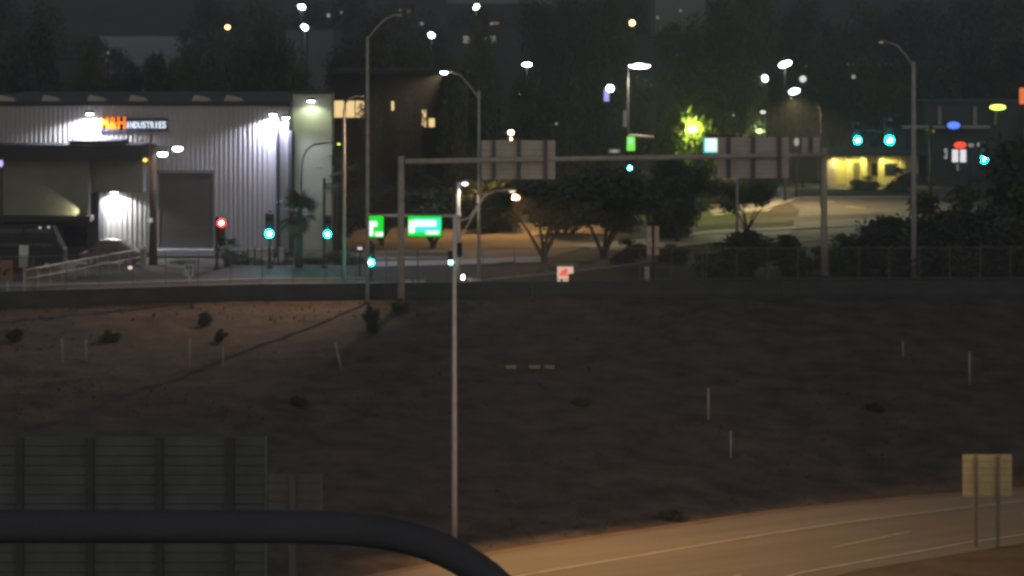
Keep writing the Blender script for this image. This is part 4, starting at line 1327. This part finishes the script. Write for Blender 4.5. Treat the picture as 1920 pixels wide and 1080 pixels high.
# storefront at the far right
D = 268
st = block('storefront', 'dark store with a white lit entrance and pale ledge at the far right', 1735, 1960, 196, D, FARWALL_D, 14)
part('ledge', MB().box(XD(1690,D),XD(1852,D),D-1.4,D-.01,W(0,240,D).z,W(0,235,D).z), mat('pale_ledge', (.5,.45,.36), .8, .1, 1), st)
for px in (1761,1827,1866):
    part('pilaster', MB().box(XD(px-3,D),XD(px+3,D),D-.4,D-.01,W(0,234,D).z,W(0,200,D).z), mat('pale_pilaster', (.4,.38,.36), .8, .1, 1), st)
window(st,1784,1812,276,304,D,E_STORE,2)
window(st,1769,1777,278,298,D,emit('store_grey', (.7,.72,.8), .3))
window(st,1793,1801,308,320,D,emit('store_grey2', (.7,.72,.8), .2))
window(st,1815,1850,330,350,D,GLASS_D)
q = W(1788,235,D-1.9)
t = thing('neon_sign', 'glowing blue sign on the ledge of the store', 'sign', (q.x,q.y,q.z-.5))
part('casing', MB().cbox(q.x-.85,q.x+.85,q.y,q.y+.4,q.z-.5,q.z+.5,.05), BLACK, t)
part('glow_tube', MB().ball((q.x,q.y-.02,q.z),(.75,.12,.42)), E_BLUE, t, True)
q = W(1800,272,D-2)
t = thing('red_light', 'glowing red light above the white store entrance', 'light', (q.x,q.y,0))
part('post', MB().tube([(q.x,q.y+.5,0),(q.x,q.y+.5,q.z+.4)], .1, 6), STEEL_D, t)
part('housing', MB().cbox(q.x-.85,q.x+.85,q.y,q.y+.35,q.z-.5,q.z+.5,.05), BLACK, t)
part('lens', MB().ball((q.x,q.y-.03,q.z),(.72,.1,.38)), emit('lens_red_soft', (1,.07,.03), 1.4), t, True)
q = W(1917,180,D-1)
t = thing('orange_sign', 'orange glowing sign cut by the right edge', 'sign', (q.x,q.y,0))
part('post', MB().tube([(q.x,q.y+.3,0),(q.x,q.y+.3,q.z)], .12, 6), STEEL_D, t)
part('lit_face', MB().cbox(q.x-.3,q.x+.9,q.y,q.y+.3,q.z-.9,q.z+.9,.1), E_ORANGE, t)

# signal on the mast at the right, two green and one green lower
def mast_signals(pole_px, D, arm_y, heads, label, x_end, sec=.76):
    c = Vector((XD(pole_px,D),D,0)); za_ = W(0,arm_y,D).z
    t = thing('signal_mast', label, 'signal mast', c)
    part('pole', MB().tube([c,(c.x,D,za_+.6)], [.2,.15], 8), STEEL_D, t, True)
    part('mast_arm', MB().tube([(c.x,D,za_),(XD(x_end,D),D,za_+.15)], [.13,.07], 8), STEEL_D, t, True)
    for px, py, sc in heads:
        signal_head(t, W(px,py,D-.5), 'green', sec*sc, False)
        lamp('POINT', W(px,py,D-1.2), 110, (.02,.8,.85), t, .2)
    return t
mast_signals(1745,214,247,[(1608,263,.92),(1668,263,1.12)],'far signal mast with two green lights left of the store',1596)
t = mast_signals(1878,228,280,[(1845,299,1.0)],'far signal mast with one green light right of the store entrance',1835)
# middle mast with green sign
D = 200
c = Vector((XD(1177,D),D,0))
t = thing('signal_mast', 'tall thin mast with a wide white lamp above the narrow green sign', 'signal mast', c)
part('pole', MB().tube([c,(c.x,D,W(0,126,D).z)], [.17,.09], 8), mat('dull_pole', (.05,.048,.045), .7, .15, 3), t, True)
part('mast_arm', MB().tube([(c.x,D,W(0,254,D).z),(XD(1226,D),D,W(0,257,D).z)], [.13,.09], 8), STEEL_P, t, True)
part('tag', MB().box(XD(1168,D),XD(1175,D),D-.25,D-.2,W(0,238,D).z,W(0,207,D).z), STEEL_P, t)
q = W(1199,123,D)
hd = part('lamp_head', MB().cbox(q.x-1.0,q.x+1.0,D-.25,D+.25,q.z+.02,q.z+.16,.05), STEEL, t)
part('lens', MB().ball((q.x,D-.05,q.z-.02),(.88,.25,.2), 14, 8), E_WHITE, hd, True)
lamp('SPOT', (q.x,D-.1,q.z-.35), 1600, (1,.86,.6), t, .25, (q.x,D-1,0), 150, .5)
signal_head(t, W(1181,315,D-.5), 'green', .36, False)
q = W(1183,269,D-.6)
t = thing('street_sign', 'narrow glowing green sign under the short pale mast arm', 'sign', (q.x,q.y,q.z-.6))
part('cabinet', MB().cbox(q.x-.4,q.x+.4,q.y,q.y+.25,q.z-.65,q.z+.62,.04), BLACK, t)
part('lit_face', MB().box(q.x-.34,q.x+.34,q.y-.012,q.y-.002,q.z-.6,q.z+.57), emit('sign_green_yellow', (.25,.95,.1), .95), t)
part('lettering', MB().box(q.x-.2,q.x+.16,q.y-.03,q.y-.014,q.z+.0,q.z+.4), emit('sign_mint', (.5,.95,.6), .9), t)
# white square sign
D = 188
c = Vector((XD(1382,D),D,0))
t = thing('signal_mast', 'thin mast behind the right gantry sign holding the white square sign', 'signal mast', c)
part('pole', MB().tube([c,(c.x,D,W(0,250,D).z)], [.13,.09], 8), STEEL, t, True)
part('mast_arm', MB().tube([(c.x,D,W(0,256,D).z),(XD(1318,D),D,W(0,254,D).z)], [.1,.07], 8), STEEL_D, t, True)
q = W(1333,273,D-.4)
t = thing('square_sign', 'glowing white square sign with a teal edge left of the right gantry sign', 'sign', (q.x,q.y,q.z-.6))
part('cabinet', MB().cbox(q.x-.64,q.x+.64,q.y,q.y+.3,q.z-.64,q.z+.64,.05), BLACK, t)
part('lit_face', MB().box(q.x-.46,q.x+.58,q.y-.012,q.y-.002,q.z-.46,q.z+.58), emit('face_white', (.85,1.0,.97), 1.1), t)
part('lit_edge', MB().box(q.x-.58,q.x-.46,q.y-.012,q.y-.002,q.z-.58,q.z+.58).box(q.x-.455,q.x+.58,q.y-.012,q.y-.002,q.z-.58,q.z-.465), emit('face_teal', (.05,.75,.7), .9), t)

# ------------------------------------------------------------------ lamps of the far district
def far_lamp(px, py, D, wpx, hpx, lit, label, davit=0, power=None, col=(1,.9,.75), cone=150, mt=STEEL_D, slope=0):
    q = W(px,py,D); k = D/F
    c = Vector((q.x+davit*k, D, 0))
    t = thing('street_lamp', label, 'street lamp', c, 'lamps of the far streets')
    if davit:
        R = abs(davit)*k; s_ = 1 if davit > 0 else -1
        pts = [c, Vector((c.x,D,q.z-R*.9))] + [Vector((c.x-s_*R*(1-math.cos(a)), D, q.z-R*.9+R*.95*math.sin(a))) for a in (.4,.8,1.2,1.57)]
        part('pole', MB().tube(pts, .07, 7), BLACK if power else STEEL_D, t, True)
    else:
        part('pole', MB().tube([c,(c.x,D+.0,q.z)], [.12,.07], 7), mt, t, True)
    w_, h_ = wpx*k/2, hpx*k/2
    hd = part('lamp_head', MB().cbox(q.x-w_*.9,q.x+w_*.9,D-.25,D+.25,q.z+h_*.75,q.z+h_*1.15+.05,.03), STEEL_D, t)
    ln = MB().ball((0,0,0),(w_,max(.12,h_*.6),h_), 12, 8)
    a = math.radians(slope)
    ln.v = [(q.x+x*math.cos(a)+z*math.sin(a), D-.2+y, q.z-x*math.sin(a)+z*math.cos(a)) for x,y,z in ln.v]
    part('lens', ln, lit, hd, True)
    if power:
        lamp('SPOT', (q.x,D-.3,q.z-h_-.15), power, col, t, .3, (q.x,D-2,0), cone, .5)
    return t
FL = [
 (566,13,330,13,9,E_WHITE,'white lamp at the top edge above the pale far wall',0,20),
 (616,29,420,7,8,E_DIM,'small dim lamp right of the topmost white lamp',0,0),
 (571,51,335,14,9,E_WHITE,'white lamp just below the topmost one by the pale far wall',0,30),
 (809,66,330,12,9,E_WHITE,'white lamp right of the tall grey lamp post arm',0,35),
 (790,45,360,8,8,E_DIM,'dim small lamp just up left of another white lamp',0,0),
 (893,13,380,8,12,E_WARM,'narrow pale lamp near the top edge above the strip window',0,50),
 (922,45,410,6,6,E_DIM,'faint tiny lamp above the strip window',0,0),
 (988,121,300,17,7,E_WHITE,'wide flat whitish lamp above the first gantry sign',0,0),
 (977,176,300,8,8,E_TEAL,'tiny teal lamp above the first gantry sign',0,0),
 (1185,43,350,11,11,E_AMBER,'amber lamp high above the thin mast',0,0),
 (1233,33,400,6,6,emit('lens_olive', (.6,.6,.2), .3),'faint olive lamp up right of the amber one',0,0),
 (427,51,340,9,8,E_AMBER,'small amber lamp high above the industrial building',0,0),
 (1447,63,340,9,8,E_DIM,'dim pale lamp alone at the top right',0,0),
 (1472,120,236,25,10,E_WHITE,'largest white lamp of the upper right cluster',0,-18),
 (1434,147,262,11,13,E_COOL,'leftmost cool lamp of the upper right cluster',0,-25),
 (1505,148,258,13,13,emit('lens_grey_white', (.85,.9,.85), .9),'greyish round lamp of the upper right cluster',0,0),
 (1600,144,300,8,8,E_DIM,'dim small lamp left of the tall far lamp post',0,-20),
 (1430,210,240,11,7,emit('lens_soft_white', (.9,.92,.8), 1.0),'small soft lamp above the right gantry sign',0,0),
 (1493,266,240,10,16,E_DIM,'pale narrow lamp between the right gantry sign and its post',0,0),
 (1870,201,240,30,10,E_YG,'yellow green lamp on the dark store front',0,0),
 (1742,246,255,22,9,emit('lens_olive_glow', (.5,.55,.02), .22),'dull olive glow left of the blue sign',0,0),
 (1820,272,250,12,8,emit('lens_dot', (.6,.65,.65), .25),'dull grey lamp right of the red light',0,0),
 (1835,271,249,8,9,emit('lens_dot2', (.7,.72,.7), .35),'small grey lamp at the right of the dull one',0,0),
 (1853,320,247,7,10,emit('lens_dot3', (.6,.62,.7), .25),'small bluish lamp below the rightmost green light',0,0),
 (3,306,166,8,14,E_VIOLET,'violet lamp cut by the left edge',0,0),
 (1425,246,262,20,8,emit('lens_moss', (.55,.68,.4), .35),'dull greenish lamp glow above the right gantry sign',0,0),
 (1071,112,390,6,6,emit('lens_faint', (.6,.6,.6), .22),'left one of two faint dots right of the wide flat lamp',0,0),
 (1086,114,391,6,7,emit('lens_faint', (.6,.6,.6), .22),'right one of two faint dots right of the wide flat lamp',0,0),
 (1353,102,380,7,6,emit('lens_faint', (.6,.6,.6), .22),'faint dot left of the upper right lamp cluster',0,0),
 (1266,168,300,5,6,emit('lens_faint', (.6,.6,.6), .22),'faint dot above the lime lamp',0,0),
 (1020,229,290,6,6,emit('lens_faint', (.6,.6,.6), .22),'faint dot just over the right corner of the first gantry sign',0,0),
 (1100,235,295,6,6,emit('lens_faint', (.6,.6,.6), .22),'faint dot left of the narrow green sign',0,0),
 (640,23,410,5,6,emit('lens_faint', (.6,.6,.6), .22),'faint dot right of the small dim lamp at the top',0,0),
 (930,44,412,12,7,emit('lens_faint_amber', (.7,.35,.15), .2),'faint amber smudge right of the tiny lamp over the strip window',0,0),
 (203,99,330,5,5,emit('lens_faint', (.6,.6,.6), .22),'faint dot in the trees above the orange sign letters',0,0),
 (1276,20,420,6,6,emit('lens_faint', (.6,.6,.6), .22),'faint dot on the greenish wall at the top edge',0,0),
]
for (px,py,D,wp,hp,lit,lab,_,slope) in FL:
    far_lamp(px,py,D,wp,hp,lit,lab,slope=slope)
far_lamp(1489,171,226,21,11,E_COOL,'bluish lamp on the tall curved post of the upper right cluster',50,10500,(1,.72,.34),150,slope=-15)
far_lamp(958,248,196,10,8,E_WARM,'small warm lamp above the first gantry sign panel',0,5200,(1,.58,.22),150)
LIME = far_lamp(1297,243,219,26,12,emit('lens_lime', (.85,1.0,.25), 3),'bright lime lamp glowing inside the tree above the square sign',0,None)
lamp('POINT', W(1299,241,218.2), 2400, (.70,1,.10), bpy.data.objects['street_lamp'] if False else LIME, .25)
tree('bush',1298,220.6,196,110,'tree lit from inside by a lime lamp above the square sign',None,'tree','tree')
lamp('POINT', W(1426,244,261), 260, (.7,.9,.35), LIME, .25)
tree('bush',1428,263.5,212,80,'tree behind the right gantry sign with a dull greenish glow',None,'tree','tree')
far_lamp(1043,232,214,5,4,E_DIM,'dim lamp on a curved post left of the thin mast',20)
far_lamp(1375,216,250,5,4,E_DIM,'dim lamp on a curved post behind the right gantry sign',-20)
q = W(1142,176,230)
t = thing('pole_light', 'white round lamp above a violet vertical strip light', 'lamp', (q.x,230,0))
part('pole', MB().tube([(q.x,230.2,0),(q.x,230.2,q.z+.5)], .09, 6), STEEL_D, t)
part('lens', MB().ball(W(1144,166,229.8),(.33,.2,.32)), E_WHITE, t, True)
a = W(1137,178,229.8)
part('strip_light', MB().cbox(a.x-.24,a.x+.24,229.7,229.95,a.z-.6,a.z+.55,.06), emit('strip_violet', (.42,.42,1), .95), t)

# freeway lamps standing just outside the picture, like the near one
def side_lamp(x, y, label, power, aim, cone=165):
    t = thing('street_lamp', label, 'street lamp', (x,y,ZF), 'freeway lamps beside the picture')
    zt_ = 8.6
    s_ = -1 if x > 0 else 1
    part('pole', MB().tube([(x,y,ZF),(x,y,zt_)], [.125,.07], 10), STEEL_P, t, True)
    part('arm', MB().tube([(x,y,zt_-.1),(x+s_*1.0,y,zt_+.7),(x+s_*2.2,y,zt_+.9)], [.055,.05,.035], 7), STEEL_P, t, True)
    luminaire(t, (x+s_*2.5,y,zt_+.9), s_, .8, E_WARM, shell=STEEL_P)
    lamp('SPOT', (x+s_*2.55,y,zt_+.72), power, (1,.70,.45), t, .2, aim, cone, .8)
side_lamp(-24, 84, 'pale freeway lamp post just outside the left edge', 1500, (-16,112,ZF))
side_lamp(33, 88, 'pale freeway lamp post just outside the right edge', 7000, (0,118,4.5), 66)
